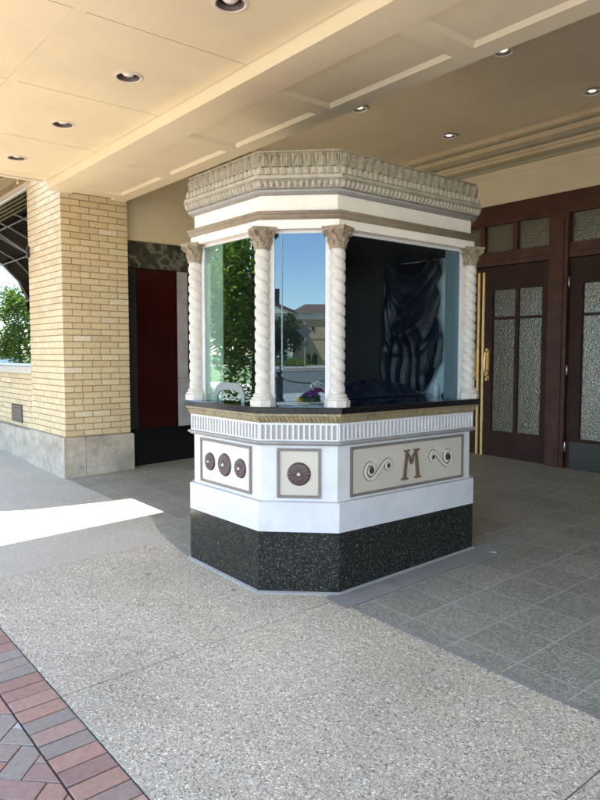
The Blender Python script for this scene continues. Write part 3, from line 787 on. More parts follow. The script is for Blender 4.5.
# interior boards
def inner(e, u0, u1, z0, z1, name, mat, d=-.125, th=.008):
    a, b, T = flat_face(e, d); ln = (b - a).length
    u0 = u0 if u0 >= 0 else ln + u0; u1 = u1 if u1 > 0 else ln + u1
    MB().prism([(u0, z0), (u1, z0), (u1, z1), (u0, z1)], T, th).build(name, mat, booth)
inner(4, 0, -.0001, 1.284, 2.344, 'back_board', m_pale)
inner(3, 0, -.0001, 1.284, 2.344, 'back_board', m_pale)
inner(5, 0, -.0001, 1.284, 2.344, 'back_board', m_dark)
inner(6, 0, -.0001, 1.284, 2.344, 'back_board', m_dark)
inner(7, 0, -.05, 1.284, 2.344, 'frosted_strip', m_frost)
inner(2, -.10, -.0001, 1.284, 2.336, 'side_board', m_pale, -.105)
# drapes inside
def sheet_fn(name, fn, nu, nv, mat, label, cat, group=None):
    vs = [fn(i / nu, j / nv) for i in range(nu + 1) for j in range(nv + 1)]; k = nv + 1
    fs = [(i * k + j, (i + 1) * k + j, (i + 1) * k + j + 1, i * k + j + 1) for i in range(nu) for j in range(nv)]
    o = MB().add(vs, fs).build(name, mat, None, smooth=True)
    md = o.modifiers.new('thickness', 'SOLIDIFY'); md.thickness = .004
    return tag(o, label, cat, group)
def d1(u, v):
    x = -4.02 + .62 * u; top = 2.33; bot = 1.30 if u < .72 else 1.30 + (u - .72) / .28 * .24
    z = top + (bot - top) * v
    hang = (1 - (2 * u - 1) ** 2)
    nz = noise.noise(Vector((u * 2.2, v * 2.6, 7)))
    ph = (v * 1.3 - .50 * hang - .22 * u + .22 * nz) * 3.6
    sw = max(0, 1 - abs((ph % 1.0) - .35) / .5) ** 1.6 * clampv((.74 - v) * 4, 0, 1) * clampv(u * 5, 0, 1)
    vert = max(0, 1 - abs(((u * 5.5 + .45 * sin(v * 3) + .9 * nz) % 1.0) - .5) / .36) ** 1.5
    lo = clampv((v - .35) * 3, .12, 1)
    return (x + .02 * sin(v * 6 + u * 3), 4.195 - .060 * sw - .026 * vert * lo - .035 * noise.noise(Vector((u * 3, v * 4, 0))), z)
sheet_fn('curtain', d1, 90, 110, m_satin, 'navy satin cloth hung in swags at the back of the booth', 'curtain')
def d2(u, v):
    x = -4.22 + .80 * u; y = 3.15 + .90 * v
    lim = clampv(min(u, 1 - u) * 6, 0, 1) * clampv(min(v, 1 - v) * 7, 0, 1)
    h = noise.noise(Vector((x * 3.1, y * 3.1, 2))) * .5 + .5; h2 = abs(noise.noise(Vector((x * 7 + y * 3, y * 6, 5))))
    if v > .6: h += (v - .6) * .8
    return (x, y, 1.288 + lim * (.01 + .08 * h + .09 * h2))
sheet_fn('cloth', d2, 90, 110, m_satin, 'crumpled dark navy cloth heaped on the counter inside the booth', 'cloth')
b_ = empty('bottle', (-3.275, 3.995, 1.2835), 'small white bottle inside the booth window beside a black object', 'bottle')
MB().lathe((-3.275, 3.995, 1.2835), [(.024, 0), (.026, .004), (.026, .075), (.020, .092), (.010, .100)], 20).build('body', m_plastic, b_, smooth=radians(40))
MB().lathe((-3.275, 3.995, 1.2835), [(.012, .1005), (.012, .118), (.006, .124), (.005, .138)], 16).build('cap', m_plastic, b_, smooth=radians(40))
mm = MB()
for k in range(3): mm.lathe((-3.185 + .03 * k, 3.985 - .012 * k, 1.2835), [(.020, 0), (.024, .006), (.022, .018), (.012, .026)], 14, Matrix.Scale(1.2, 3))
tag(mm.build('tape_dispenser', m_rubber, smooth=True), 'small black lump-shaped object next to the white bottle in the booth', 'object')

# ---------------------------------------------------------------- bricks
def brickwork(face_list, z0, z1, name, parent, course=.0690, bl=.2105, joint=.010, clip=None):
    """face_list: (T, length) with T(u,z,w) -> world; bricks stand 4 mm proud of the mortar core"""
    m = MB(); nrow = int(round((z1 - z0) / course)); ch = (z1 - z0) / nrow
    for T, ln, wrap in face_list:
        for r in range(nrow):
            za = z0 + r * ch + joint / 2; zb = z0 + (r + 1) * ch - joint / 2
            cuts = [0]; u = (bl / 2 if r % 2 else bl)
            rnd = random.random()
            while u < ln - .035:
                cuts.append(u + random.uniform(-.006, .006))
                if random.random() < .06: cuts.append(u + bl * .45)
                u += bl
            cuts.append(ln)
            for a, b in zip(cuts[:-1], cuts[1:]):
                a2_ = a + (joint / 2 if a > 0 else 0); b2_ = b - (joint / 2 if b < ln else 0)
                if b2_ - a2_ < .02: continue
                if clip and any(a2_ < q[1] and b2_ > q[0] and za < q[3] and zb > q[2] for q in clip):
                    continue
                w0, w1 = -.010, .004 + random.uniform(-.0012, .0012); c = .0025
                vs = [T(a2_, za, w0), T(b2_, za, w0), T(b2_, zb, w0), T(a2_, zb, w0),
                      T(a2_ if a == 0 else a2_, za, w1 - c), T(b2_, za, w1 - c), T(b2_, zb, w1 - c), T(a2_, zb, w1 - c),
                      T(a2_ + c * (a > 0), za + c, w1), T(b2_ - c * (b < ln), za + c, w1), T(b2_ - c * (b < ln), zb - c, w1), T(a2_ + c * (a > 0), zb - c, w1)]
                m.add(vs, [(8, 9, 10, 11), (0, 1, 5, 4), (1, 2, 6, 5), (2, 3, 7, 6), (3, 0, 4, 7), (4, 5, 9, 8), (5, 6, 10, 9), (6, 7, 11, 10), (7, 4, 8, 11)])
    return m.build(name, m_brick, parent)
def pillar(xr, xl, label):
    y0, y1 = 2.645, 3.400; zb = .690; g = gh(xr, y0)
    p = empty('brick_pillar', ((xr + xl) / 2, (y0 + y1) / 2, g), label, 'pillar', 'buff brick pillars of the storefront')
    core = MB().box((xl + .004, y0 + .004, zb), (xr - .004, y1 - .004, 4.3)).build('mortar_core', m_mortar, p)
    F = [(lambda u, z, w_: (xl + u, y0 + .004 - w_, z), xr - xl, 0), (lambda u, z, w_: (xr - .004 + w_, y0 + u, z), y1 - y0, 0), (lambda u, z, w_: (xl + .004 - w_, y1 - u, z), y1 - y0, 0)]
    brickwork(F, zb + .004, 4.29, 'brickwork', p)
    st = MB(); d = .028
    # stone blocks with a vertical joint
    st.chbox((xl - d, y0 - d, -.2), (xr + d, y0 + .21, zb), .012)
    st.chbox((xl - d, y0 + .216, -.2), (xr + d + .004, y1 + .03, zb - .002), .014)
    st.build('stone_base', m_base, p)
    return p
pillar(-7.250, -8.330, 'buff brick pillar on a pale stone base left of the ticket booth')
pillar(3.60, 2.55, 'buff brick pillar at the right end of the entrance')

# left storefront wall, y = 2.70
sw = empty('storefront_wall', (-14, 2.9, gh(-14, 2.9)), 'low buff brick storefront wall with a large window left of the pillar', 'wall')
MB().box((-24, 2.712, .2), (-8.332, 3.10, 1.354)).build('mortar_core', m_mortar, sw)
brickwork([(lambda u, z, w_: (-8.345 - u, 2.712 - w_, z), 7.5, 0)], .668, 1.352, 'brickwork', sw)
MB().box((-24, 2.640, -.2), (-8.362, 2.75, .664)).build('stone_base', m_base, sw)
MB().chbox((-24, 2.640, 1.356), (-8.334, 3.1, 1.445), .01).build('window_sill', m_sill, sw)
vt = MB().box((-9.34, 2.7015, .712), (-8.915, 2.73, .945)).build('vent', m_rubber, sw)
g = MB()
for k in range(8): g.box((-9.335, 2.692, .722 + k * .027), (-8.92, 2.7012, .732 + k * .027))
for k in range(13): g.box((-9.335 + k * .034, 2.695, .716), (-9.327 + k * .034, 2.7008, .942))
g.build('vent_grille', paint('vent_metal', (.10, .085, .07), .5), vt)
wf = MB(); 
for (a, b) in (((-24, 2.72, 3.615), (-8.332, 2.80, 3.66)), ((-24, 2.72, 1.446), (-8.332, 2.80, 1.475)), ((-8.362, 2.72, 1.476), (-8.332, 2.80, 3.614)), ((-12.4, 2.72, 1.476), (-12.35, 2.80, 3.614))): wf.box(a, b)
wfo = wf.build('window_frame', m_pole, sw)
MB().box((-12.35, 2.752, 1.476), (-8.363, 2.760, 3.614)).build('pane', m_shopglass, wfo); MB().box((-24, 2.752, 1.476), (-12.4, 2.760, 3.614)).build('pane', m_shopglass, wfo)
MB().box((-24, 3.05, 1.446), (-8.332, 3.09, 3.66)).build('interior_wall', m_dark, sw)
MB().box((-24, 2.70, 3.662), (-8.333, 3.1, 6.5)).build('upper_wall', m_crown1, sw)
MB().chbox((-24, 2.37, 3.98), (-7.30, 2.699, 4.20), .02).build('cornice', m_trim, sw)  # unseen cornice, added above the awning to keep sun off the pillar face
MB().box((-24, 3.11, 1.3), (-8.333, 12, 6.5)).build('building_mass', m_creamwall, sw)

# awning
aw = empty('awning', (-11, 2.68, 3.7), 'dark fabric awning on a white tube frame over the storefront window', 'awning')
AP = [(2.690, 3.80), (2.20, 3.64), (1.60, 3.34), (1.28, 3.02), (1.12, 2.68), (1.10, 2.45)]
AX0, AX1 = -14.0, -8.12
mm = MB(); vs = []
for x in (AX0, AX1):
    for y, z in AP: vs.append((x, y, z))
    for y, z in AP: vs.append((x, y + .008, z + .010))
n_ = len(AP); fs = []
for i in range(n_ - 1): fs += [(i, i + 1, i + 1 + 2 * n_, i + 2 * n_), (i + n_, i + 2 * n_ + n_, i + 1 + 3 * n_, i + 1 + n_)]
mm.add(vs, fs).build('fabric', m_awn, aw)
fr = MB()
k = 0; x = AX1 + .02
while x > AX0 - .1:
    fr.tube([(x, y + .01, z - .02) for y, z in AP[:-1]], .014, 6); x -= .82
for (y, z) in (AP[1], AP[2], AP[4]): fr.tube([(AX0, y + .01, z - .03), (AX1, y + .01, z - .03)], .014, 6)
fr.build('awning_frame', m_pole, aw)
va = MB()
for k in range(5): va.box((AX0, 2.60 - .055 * k, 3.700 - .018 * k), (AX1, 2.64 - .055 * k, 3.725 - .018 * k))
va.build('slats', m_awn_l, aw)
br = MB(); br.tube([(-8.30, 2.65, 2.78), (-8.34, 2.3, 3.0), (-8.4, 1.9, 3.35)], .012, 6); br.box((-8.325, 2.615, 2.73), (-8.265, 2.640, 2.86)); br.build('bracket', m_iron, aw)

# ---------------------------------------------------------------- canopy
cn = empty('marquee_canopy', (-2.2, 1.2, 3.3), 'cream marquee canopy ceiling over the sidewalk with a panelled beam', 'canopy')
CX0, CX1, CY0 = -7.285, 3.4, -1.35
ZC = 3.392
MB().box((CX0 + .01, CY0 + .01, ZC + .030), (CX1 - .01, 2.49, 3.95)).build('deck', m_cream, cn)
MB().box((CX0 + .005, CY0 + .005, ZC + .026), (CX1 - .005, 2.485, ZC + .0295)).build('backing', m_dark, cn)
xs = [-7.23] + [-7.066 + 1.165 * k for k in range(0, 9)] + [3.35]
LX = [-6.56, -5.385, -4.21, -3.015, -1.84, -.665, .51, 1.69]
lights = []
import bmesh
def panel_with_hole(x0, x1, y0, y1, holes, z0, z1):
    m = MB()
    hs = [h for h in holes if x0 < h[0] < x1 and y0 < h[1] < y1]
    if not hs:
        m.box((x0, y0, z0), (x1, y1, z1)); return m
    hx, hy = hs[0]; R = .092; n_ = 32
    inn = [(hx + R * cos(2 * pi * k / n_), hy + R * sin(2 * pi * k / n_)) for k in range(n_)]
    def proj_(a):
        dx, dy = cos(a), sin(a); t = 1e9
        if dx > 1e-9: t = min(t, (x1 - hx) / dx)
        if dx < -1e-9: t = min(t, (x0 - hx) / dx)
        if dy > 1e-9: t = min(t, (y1 - hy) / dy)
        if dy < -1e-9: t = min(t, (y0 - hy) / dy)
        return (hx + dx * t, hy + dy * t)
    angs = sorted([2 * pi * k / n_ for k in range(n_)] + [math.atan2(cy - hy, cx - hx) % (2 * pi) for cx in (x0, x1) for cy in (y0, y1)])
    q = len(angs); vs = []
    for a in angs: vs.append((hx + R * cos(a), hy + R * sin(a), z0))
    for a in angs: vs.append((*proj_(a), z0))
    for a in angs: vs.append((hx + R * cos(a), hy + R * sin(a), z1))
    for a in angs: vs.append((*proj_(a), z1))
    fs = []
    for k in range(q):
        l = (k + 1) % q; fs += [(k, l, l + q, k + q), (k + 2 * q, k + 3 * q, l + 3 * q, l + 2 * q), (k, k + 2 * q, l + 2 * q, l), (k + q, l + q, l + 3 * q, k + 3 * q)]
    return m.add(vs, fs)
rows = [(-1.30, -.68), (-.62, .36), (.42, 1.40), (1.46, 2.488)]
HY = [2.0, -.1]
for (ya, yb) in rows:
    for a, b in zip(xs[:-1], xs[1:]):
        panel_with_hole(a + .004, b - .004, ya + .002, yb - .002, [(x, y) for x in LX for y in HY], ZC, ZC + .022).build('ceiling_panel', m_cream, cn)
st = MB()
for ya in (-.68, .36, 1.40): st.box((CX0 + .05, ya, ZC - .003), (CX1 - .05, ya + .06, ZC + .018))
st.build('ceiling_strip', m_cream, cn)
# rim of the canopy
rim = MB()
rim.box((CX0, CY0, ZC - .012), (CX0 + .055, 2.47, 3.96)); rim.box((CX1 - .05, CY0, ZC - .012), (CX1, 2.49, 3.96)); rim.box((CX0, CY0 - .05, ZC - .012), (CX1, CY0 + .05 - .051, 3.96)); rim.box((CX0 + .055, CY0, ZC - .012), (CX1 - .05, CY0 + .05, 3.9))
rim.build('rim', m_trim, cn)
hk = MB()
for x, y in ((-7.262, 2.22), (-7.262, 1.2)):
    hk = MB(); hk.tube([(x, y, ZC - .012), (x, y, ZC - .05)], .004, 6); hk.lathe((x, y, ZC - .066), [(.003, 0), (.012, .006), (.012, .012), (.003, .018)], 10); hk.build('hook', m_brass, cn)

# beam with coffered soffit
bm_ = MB(); BY_0, BY_1, BZ = 2.493, 3.368, 3.3008
py0, py1 = 2.755, 3.215
bm_.box((-7.23, BY_0, BZ), (3.5, BY_0 + .012, 3.95)); bm_.box((-7.34, BY_1 - .012, BZ), (3.5, BY_1, 4.06))
bm_.box((-7.23, BY_0 + .012, BZ), (3.5, py0, BZ + .03)); bm_.box((-7.34, py1, BZ), (3.5, BY_1 - .012, BZ + .03)); bm_.box((-7.34, py0, BZ + .022), (3.5, py1, BZ + .04))
px_ = [-7.23, -7.075] ; xsn = []
x = -7.02
divs = [-7.055, -5.955, -4.842, -3.68, -2.48, -1.34, -.2, .94, 2.08, 3.22]
for d_ in divs: bm_.box((d_ - .075, py0, BZ), (d_ + .075, py1, BZ + .0218))
beam = bm_.build('beam', m_cream2, cn)
bv = MB()
for a, b in zip(divs[:-1], divs[1:]):
    x0_, x1_ = a + .075, b - .075; s_ = .030
    o_ = [(x0_, py0), (x1_, py0), (x1_, py1), (x0_, py1)]; i_ = [(x0_ + s_, py0 + s_), (x1_ - s_, py0 + s_), (x1_ - s_, py1 - s_), (x0_ + s_, py1 - s_)]
    for k in range(4):
        l = (k + 1) % 4
        bv.add([(*o_[k], BZ + .002), (*o_[l], BZ + .002), (*i_[l], BZ + .0212), (*i_[k], BZ + .0212), (*o_[k], BZ + .0212), (*o_[l], BZ + .0212)], [(0, 1, 2, 3), (0, 4, 5, 1), (4, 3, 2, 5), (0, 3, 4), (1, 5, 2)])
bv.build('panel_bevel', m_cream2, beam)
# recessed lights
def downlight(x, y, zc, R, label, group, trim=m_trim, lamp=m_lamp):
    o = empty('ceiling_light', (x, y, zc), label, 'ceiling light', group)
    MB().lathe((x, y, zc), [(R * 1.10, .0), (R * 1.10, -.004), (R * .90, -.007), (R * .84, -.002), (R * .84, .0)], 36, cap=False).build('trim_ring', trim, o, smooth=radians(40))
    MB().lathe((x, y, zc), [(R * .84, -.002), (R * .76, .006), (R * .74, .03), (R * .66, .06), (R * .60, .10)], 36, cap=False).build('baffle', m_lightd, o, smooth=True)
    MB().lathe((x, y, zc), [(.001, .004), (R * .32, .009), (R * .50, .022), (R * .58, .05), (R * .58, .1)], 28, cap=False).build('lamp', lamp, o, smooth=True)
    return o
pos = ['fourth', 'third', 'second', 'first']
labs = {(-6.56, 2.0): 'recessed ceiling light nearest the brick pillar', (-5.385, 2.0): 'recessed ceiling light second from the brick pillar',
        (-4.21, 2.0): 'recessed ceiling light third from the brick pillar, with dark baffle', (-3.015, 2.0): 'recessed ceiling light cut by the top edge of the photo'}
for y in HY:
    for x in LX:
        if (x, y) in labs: downlight(x, y, ZC, .088, labs[(x, y)], 'recessed lights in the canopy ceiling')
        elif y > 1: downlight(x, y, ZC, .088, 'recessed light in the canopy ceiling above the right side', 'recessed lights in the canopy ceiling')

# ---------------------------------------------------------------- vestibule: ceiling, crown, side walls, door wall
ZI = 4.05
tag(MB().box((-7.6, 3.369, ZI), (3.6, 7.5, ZI + .25)).build('ceiling', m_tanceil), kind='structure')
m_lit, n_, b__ = new_mat('lit_lamp'); b__.inputs['Emission Color'].default_value = (1, .9, .72, 1); b__.inputs['Emission Strength'].default_value = .6
inner_l = {(-3.335, 4.84): 'recessed ceiling light half hidden by the beam at upper right', (-3.30, 6.21): 'recessed light near the crown moulding at the right edge', (-4.96, 6.21): 'recessed light near the crown moulding above the booth', (-4.99, 4.84): 'recessed light peeking past the beam above the booth'}
for (x, y), l in inner_l.items(): downlight(x, y, ZI - .016, .080, l, 'recessed lights in the vestibule ceiling', m_pole, m_lit)
YD = 7.102
dw = empty('entrance_wall', (-2, 7.3, .28), 'cream upper wall with layered crown moulding above the doors', 'wall')
MB().box((-7.35, YD - .01, 3.388), (3.2, YD + .25, ZI - .001)).build('upper_wall', m_creamwall, dw)
MB().box((-7.35, YD, .0), (-6.29, YD + .25, 3.387)).build('side_panel', m_creamwall, dw)
MB().box((.02 + .25, YD - .03, .0), (3.2, YD + .25, 3.387)).build('side_panel', m_wood_d, dw)
MB().box((-7.9, YD + .26, -.2), (4, YD + 8, 9)).build('building_mass', m_creamwall, dw)
MB().box((-7.9, 3.40, ZI + .26), (4, YD + .255, 9)).build('building_mass', m_creamwall, dw)
def crown(prof, name, mat, par=None):
    m = MB(); x0_, x1_ = -7.345, 3.19
    vs = []
    for (d, z) in prof: vs.append((x0_ + d, YD - .011 - d, z))
    for (d, z) in prof: vs.append((x1_, YD - .011 - d, z))
    for (d, z) in prof: vs.append((x0_ + d, 3.37, z))
    n_ = len(prof); fs = []
    for i in range(n_ - 1): fs += [(i, i + 1, n_ + i + 1, n_ + i), (2 * n_ + i, 2 * n_ + i + 1, i + 1, i)]
    return m.add(vs, fs).build(name, mat, par or dw)
crown([(.0, 3.800), (.030, 3.800), (.032, 3.822), (.055, 3.835), (.10, 3.842)], 'crown_moulding', m_crown2)
crown([(.10, 3.842), (.16, 3.842), (.165, 3.868), (.19, 3.878), (.20, 3.90)], 'crown_moulding', m_crown1)
crown([(.20, 3.900), (.28, 3.905), (.30, 3.930)], 'crown_moulding', m_crown2)
crown([(.30, 3.930), (.34, 3.935), (.345, 3.965), (.35, 3.985)], 'crown_moulding', m_crown1)
crown([(.35, 3.985), (.40, 3.990), (.405, 4.0)], 'crown_moulding', m_crown2)
crown([(.405, 4.0), (.43, 4.004), (.44, 4.03), (.445, 4.0495)], 'crown_moulding', m_crown1)
crown([(.0, 3.72), (.008, 3.722), (.008, 3.735), (.0, 3.737)], 'picture_rail', m_creamwall)

# side wall x = -7.35
s_w = empty('side_wall', (-7.5, 5.2, .3), 'side wall with green marble lintel, maroon poster case and black granite wainscot', 'wall')
XW = -7.35
MB().box((XW - .25, 3.395, 2.905), (XW, YD, ZI - .002)).build('upper_wall', m_creamwall, s_w)
MB().box((XW - .25, 3.395, 2.597), (XW + .006, 5.6, 2.903)).build('marble_lintel', m_marble, s_w)
MB().box((XW - .25, 5.602, .0), (XW, YD, 2.903)).build('lower_wall', m_creamwall, s_w)
MB().box((XW - .25, 3.395, -.1), (XW + .004, 5.6, .712)).build('wainscot', m_blackgr, s_w)
MB().box((XW - .25, 3.395, .714), (XW - .02, 5.6, 2.595)).build('recess', m_dark, s_w)
MB().box((XW - .019, 3.56, .720), (XW - .008, 4.078, 2.590)).build('poster_panel', m_maroon, s_w)
MB().box((XW - .019, 3.40, .720), (XW - .004, 3.552, 2.590)).build('poster_panel_frame', m_rubber, s_w)
MB().box((XW - .019, 4.088, 1.302), (XW - .002, 4.225, 2.592)).build('marble_pilaster', m_pmarble, s_w); MB().box((XW - .019, 4.088, .716), (XW - .001, 4.36, 1.298)).build('marble_pilaster', m_pmarble, s_w)
MB().box((3.2, 3.4, -.2), (3.5, YD + .2, ZI - .003)).build('side_wall', m_creamwall); tag(bpy.data.objects['side_wall.001'] if 'side_wall.001' in bpy.data.objects else bpy.data.objects['side_wall'], 'plain cream wall closing the right end of the entrance', 'wall')

# doors
def Tt(x0, x1, z0, z1, y0, y1, m=None):
    m = m or MB(); return m.box((x0, y0, z0), (x1, y1, z1))
df = empty('door_frame', (-3.1, YD, .28), 'dark red wooden frame with glass transoms above the entrance doors', 'door frame')
PX = [(-6.03, -4.21), (-3.97, -2.15), (-1.91, -.09)]
zhd0, zhd1, ztr0, zdt = 3.165, 3.387, 2.83, 2.665
f = MB(); f.box((-6.288, YD - .03, 3.20), (.27, YD + .1, zhd1)).box((-6.288, YD - .022, 3.155), (.27, YD + .1, 3.1995))
for (a, b) in ((-6.288, -6.035), (-4.205, -3.975), (-2.145, -1.915), (-.085, .27)):
    f.box((a, YD - .045, -.1), (b, YD + .1, 3.154)); f.box((a + .05, YD - .056, -.1), (b - .05, YD - .0452, 3.10))
for a, b in PX:
    f.box((a - .0049, YD - .02, zdt), (b + .0049, YD + .1, ztr0)); f.box((a - .0049, YD - .035, zdt + .06), (b + .0049, YD - .0201, zdt + .085))
    for x in (a, a + .34, a + .91 - .035, b - .34 - .07 + .0, b - .02):
        pass
    w_ = (b - a)
    for k in (1, 2, 3): 
        x = a + w_ * k / 4; f.box((x - .032, YD - .012, ztr0), (x + .032, YD + .1, 3.154))
f.build('frame', m_wood, df)
for a, b in PX:
    w_ = b - a
    for k in range(4): MB().box((a + w_ * k / 4 + (.032 if k else -.004), YD + .035, ztr0), (a + w_ * (k + 1) / 4 - (.032 if k < 3 else -.004), YD + .045, 3.154)).build('transom_pane', m_obscure, df)
th = MB()
for a, b in PX: th.chbox((a, YD - .08, .10), (b, YD + .1, .300), .006)
th.build('threshold', m_thresh, df)
def leaf(x0, x1, hinge, label, vis=True):
    """hinge +1: hinges on the right stile"""
    o = empty('entrance_door', ((x0 + x1) / 2, YD, .30), label, 'door', 'entrance doors')
    z0, z1 = .318, 2.655; g0, g1, zg0, zg1 = x0 + .155, x1 - .090, .655, 2.375
    if hinge < 0: g0, g1 = x0 + .090 + .065, x1 - .155 + 0
    ya, yb = YD + .0, YD + .05
    s = MB(); x0i, x1i = x0 + .004, x1 - .004
    s.box((x0i, ya, z0), (g0, yb, z1)); s.box((g1, ya, z0), (x1i, yb, z1)); s.box((g0, ya, zg1), (g1, yb, z1)); s.box((g0, ya, z0), (g1, yb, zg0))
    xm = (g0 + g1) / 2
    s.box((xm - .024, ya + .008, zg0), (xm + .024, yb - .004, zg1)); s.box((g0, ya + .008, 2.018), (xm - .024, yb - .004, 2.050)); s.box((xm + .024, ya + .008, 2.018), (g1, yb - .004, 2.050))
    s.build('stile_and_rail', m_wood_d, o)
    gl = MB()
    MB().box((g0, ya + .028, zg0), (g1, ya + .036, zg1)).build('glass', m_obscure, o)
    hs = MB()
    xh = x1 + .002 if hinge > 0 else x0 - .002
    for z in (.56, 1.42, 2.40):
        MB().lathe((xh, YD - .012, z), [(.008, -.055), (.011, -.05), (.011, .05), (.008, .055)], 12).build('hinge', m_steel, o, smooth=radians(40))
    xb = x0 + .035 if hinge > 0 else x1 - .035
    MB().chbox((xb - .016, YD - .022, .335), (xb + .016, YD - .0005, 2.60), .004).build('brass_astragal', m_brass, o)
    xq = xb + (.068 if hinge > 0 else -.052)
    hb_ = MB(); hb_.chbox((xq - .022, YD - .008, 1.27), (xq + .022, YD - .0003, 1.66), .003)
    hb_.tube([(xq, YD - .01, 1.64), (xq, YD - .06, 1.62), (xq, YD - .072, 1.50), (xq, YD - .07, 1.40), (xq, YD - .05, 1.345), (xq, YD - .01, 1.34)], [.010, .012, .016, .018, .014, .010], 10)
    hb_.lathe((xq, YD - .03, 1.40), [(.024, -.075), (.028, -.07), (.028, -.01), (.020, 0)], 14)
    hb_.lathe((xq, YD - .03, 1.292), [(.004, -.03), (.016, -.02), (.019, -.005), (.012, .014), (.006, .026)], 14)
    hb_.lathe((xq, YD - .03, 1.655), [(.012, -.02), (.018, -.008), (.016, .008), (.003, .02)], 14)
    hb_.build('door_handle', m_brass, o, smooth=radians(45))
    return o
lb = [('door with brass edge strip half hidden behind the booth', 1), ('full height door with four-pane textured glass beside the booth', 1), ('dark door at the right edge with a dark kick plate', 1), ('entrance door farther right outside the picture', 1)]
for k, (a, b) in enumerate(PX):
    mid = (a + b) / 2
    leaf(a, mid, -1, ['leftmost door, mostly hidden behind the ticket booth', 'dark door at the right edge of the photo with textured glass and brass hinges', 'left door of the pair beyond the right edge'][k])
    leaf(mid, b, 1, ['dark brown door beside the booth with brass edge strips and four textured panes', 'right door of the middle pair of entrance doors', 'right door of the pair beyond the right edge'][k])
for o in bpy.data.objects:
    if o.name.startswith('entrance_door') and abs(o.location.x - (-3.515)) < .05:
        z = MB().box((-3.80 - .12, YD - .004, .322), (-3.10, YD - .0004, .62)).build('kick_plate', m_kick, o)
# ---------------------------------------------------------------- things across the street (seen as reflections)
def foliage(name, c, rx, rz, n, mat, parent, leaf=.09, seed=1, shell=.55):
    rnd = random.Random(seed); m = MB(); cl = []
    for _ in range(26):
        while True:
            p = Vector((rnd.uniform(-1, 1), rnd.uniform(-1, 1), rnd.uniform(-1, 1)))
            if p.length < 1: break
        cl.append((p, rnd.uniform(.22, .42)))
    vs = []; fs = []
    for i in range(n):
        p0, r = rnd.choice(cl)
        q = Vector((rnd.gauss(0, 1), rnd.gauss(0, 1), rnd.gauss(0, 1))).normalized() * r * rnd.uniform(.5, 1.1)
        p = p0 * .82 + q; P = Vector((c[0] + p.x * rx, c[1] + p.y * rx, c[2] + p.z * rz))
        a = Vector((rnd.gauss(0, 1), rnd.gauss(0, 1), rnd.gauss(0, .6))).normalized(); b = a.cross(Vector((rnd.gauss(0, 1), rnd.gauss(0, 1), rnd.gauss(0, 1)))).normalized()
        l = leaf * rnd.uniform(.6, 1.3); k = len(vs)
        vs += [P - a * l, P + b * l * .45, P + a * l, P - b * l * .45]; fs.append((k, k + 1, k + 2, k + 3))
    m.add(vs, fs); me = m
    return me.build(name, mat, parent)
def tree(x, y, H_, rx, label, mat, group=None, base=.25, leaf=.09, n=5000, seed=1):
    g = gh(x, y) if y > -4 else -.12
    o = empty('tree', (x, y, g), label, 'tree', group)
    t = MB(); t.tube([(x, y, g - .1), (x + .03, y, g + H_ * .3), (x - .02, y + .03, g + H_ * .62), (x, y, g + H_ * .9)], [.05 * H_ / 3, .04 * H_ / 3, .02 * H_ / 3, .006], 8)
    rnd = random.Random(seed)
    for k in range(7):
        a = rnd.uniform(0, 2 * pi); z = g + H_ * rnd.uniform(.3, .6); t.tube([(x, y, z), (x + rx * .5 * cos(a), y + rx * .5 * sin(a), z + H_ * .14), (x + rx * .75 * cos(a), y + rx * .75 * sin(a), z + H_ * .26)], [.016 * H_ / 3, .010 * H_ / 3, .004], 6)
    t.build('trunk', m_bark, o, smooth=True)
    zc_ = g + H_ * (base + 1) / 2
    foliage('crown', (x, y, zc_), rx, H_ * (1 - base) / 2, n, mat, o, leaf, seed)
    return o
gN = 'street trees along the kerb'
tree(-11.15, -3.05, 5.2, 1.35, 'bushy green street tree reflected in the front booth glass', m_leaf, gN, .04, .050, 26000, 3)
tree(-13.3, -3.0, 5.6, 1.4, 'green street tree second from the canopy, by the kerb', m_leaf, gN, .05, .055, 20000, 5)
tree(-9.3, -2.95, 4.2, .8, 'slimmer dark green tree at the kerb nearest the canopy', m_leaf_d, gN, .05, .07, 7000, 8)
tree(-16.5, -3.0, 5.2, 1.4, 'green street tree third from the canopy, by the kerb', m_leaf, gN, .1, .09, 7000, 9)
tree(-26.5, -2.5, 3.9, 1.0, 'small leafy tree reflected at the left edge beside the pillar', m_leaf, gN, .12, .07, 6000, 11)
tree(-27.5, -4.6, 3.7, .9, 'small leafy tree reflected at the very left edge', m_leaf, gN, .12, .07, 6000, 13)
tree(-40, -12.5, 6.5, 2.4, 'larger tree down the street across the road', m_leaf_d, gN, .15, .16, 5000, 14)
tree(-52, -13.5, 7.5, 2.8, 'farthest tree down the street across the road', m_leaf_d, gN, .15, .18, 5000, 15)
# reflection axis of the chamfer glass
RO = Vector((-3.2, 2.55)); RD = Vector((.629, -.777)); RU = Vector((.777, .629))
def rp(path, px):  # ground point seen in the reflection at distance `path` from the lens, px = photo column
    s = path - 4.1; q = (px - 297) / 676 * path
    v = RO + RD * s + RU * q; return v.x, v.y
x, y = rp(80, 284); tree(x, y, 7.2, 3.1, 'round dark green tree on the lawn across the street', m_leaf_d, None, .12, .20, 7000, 21)
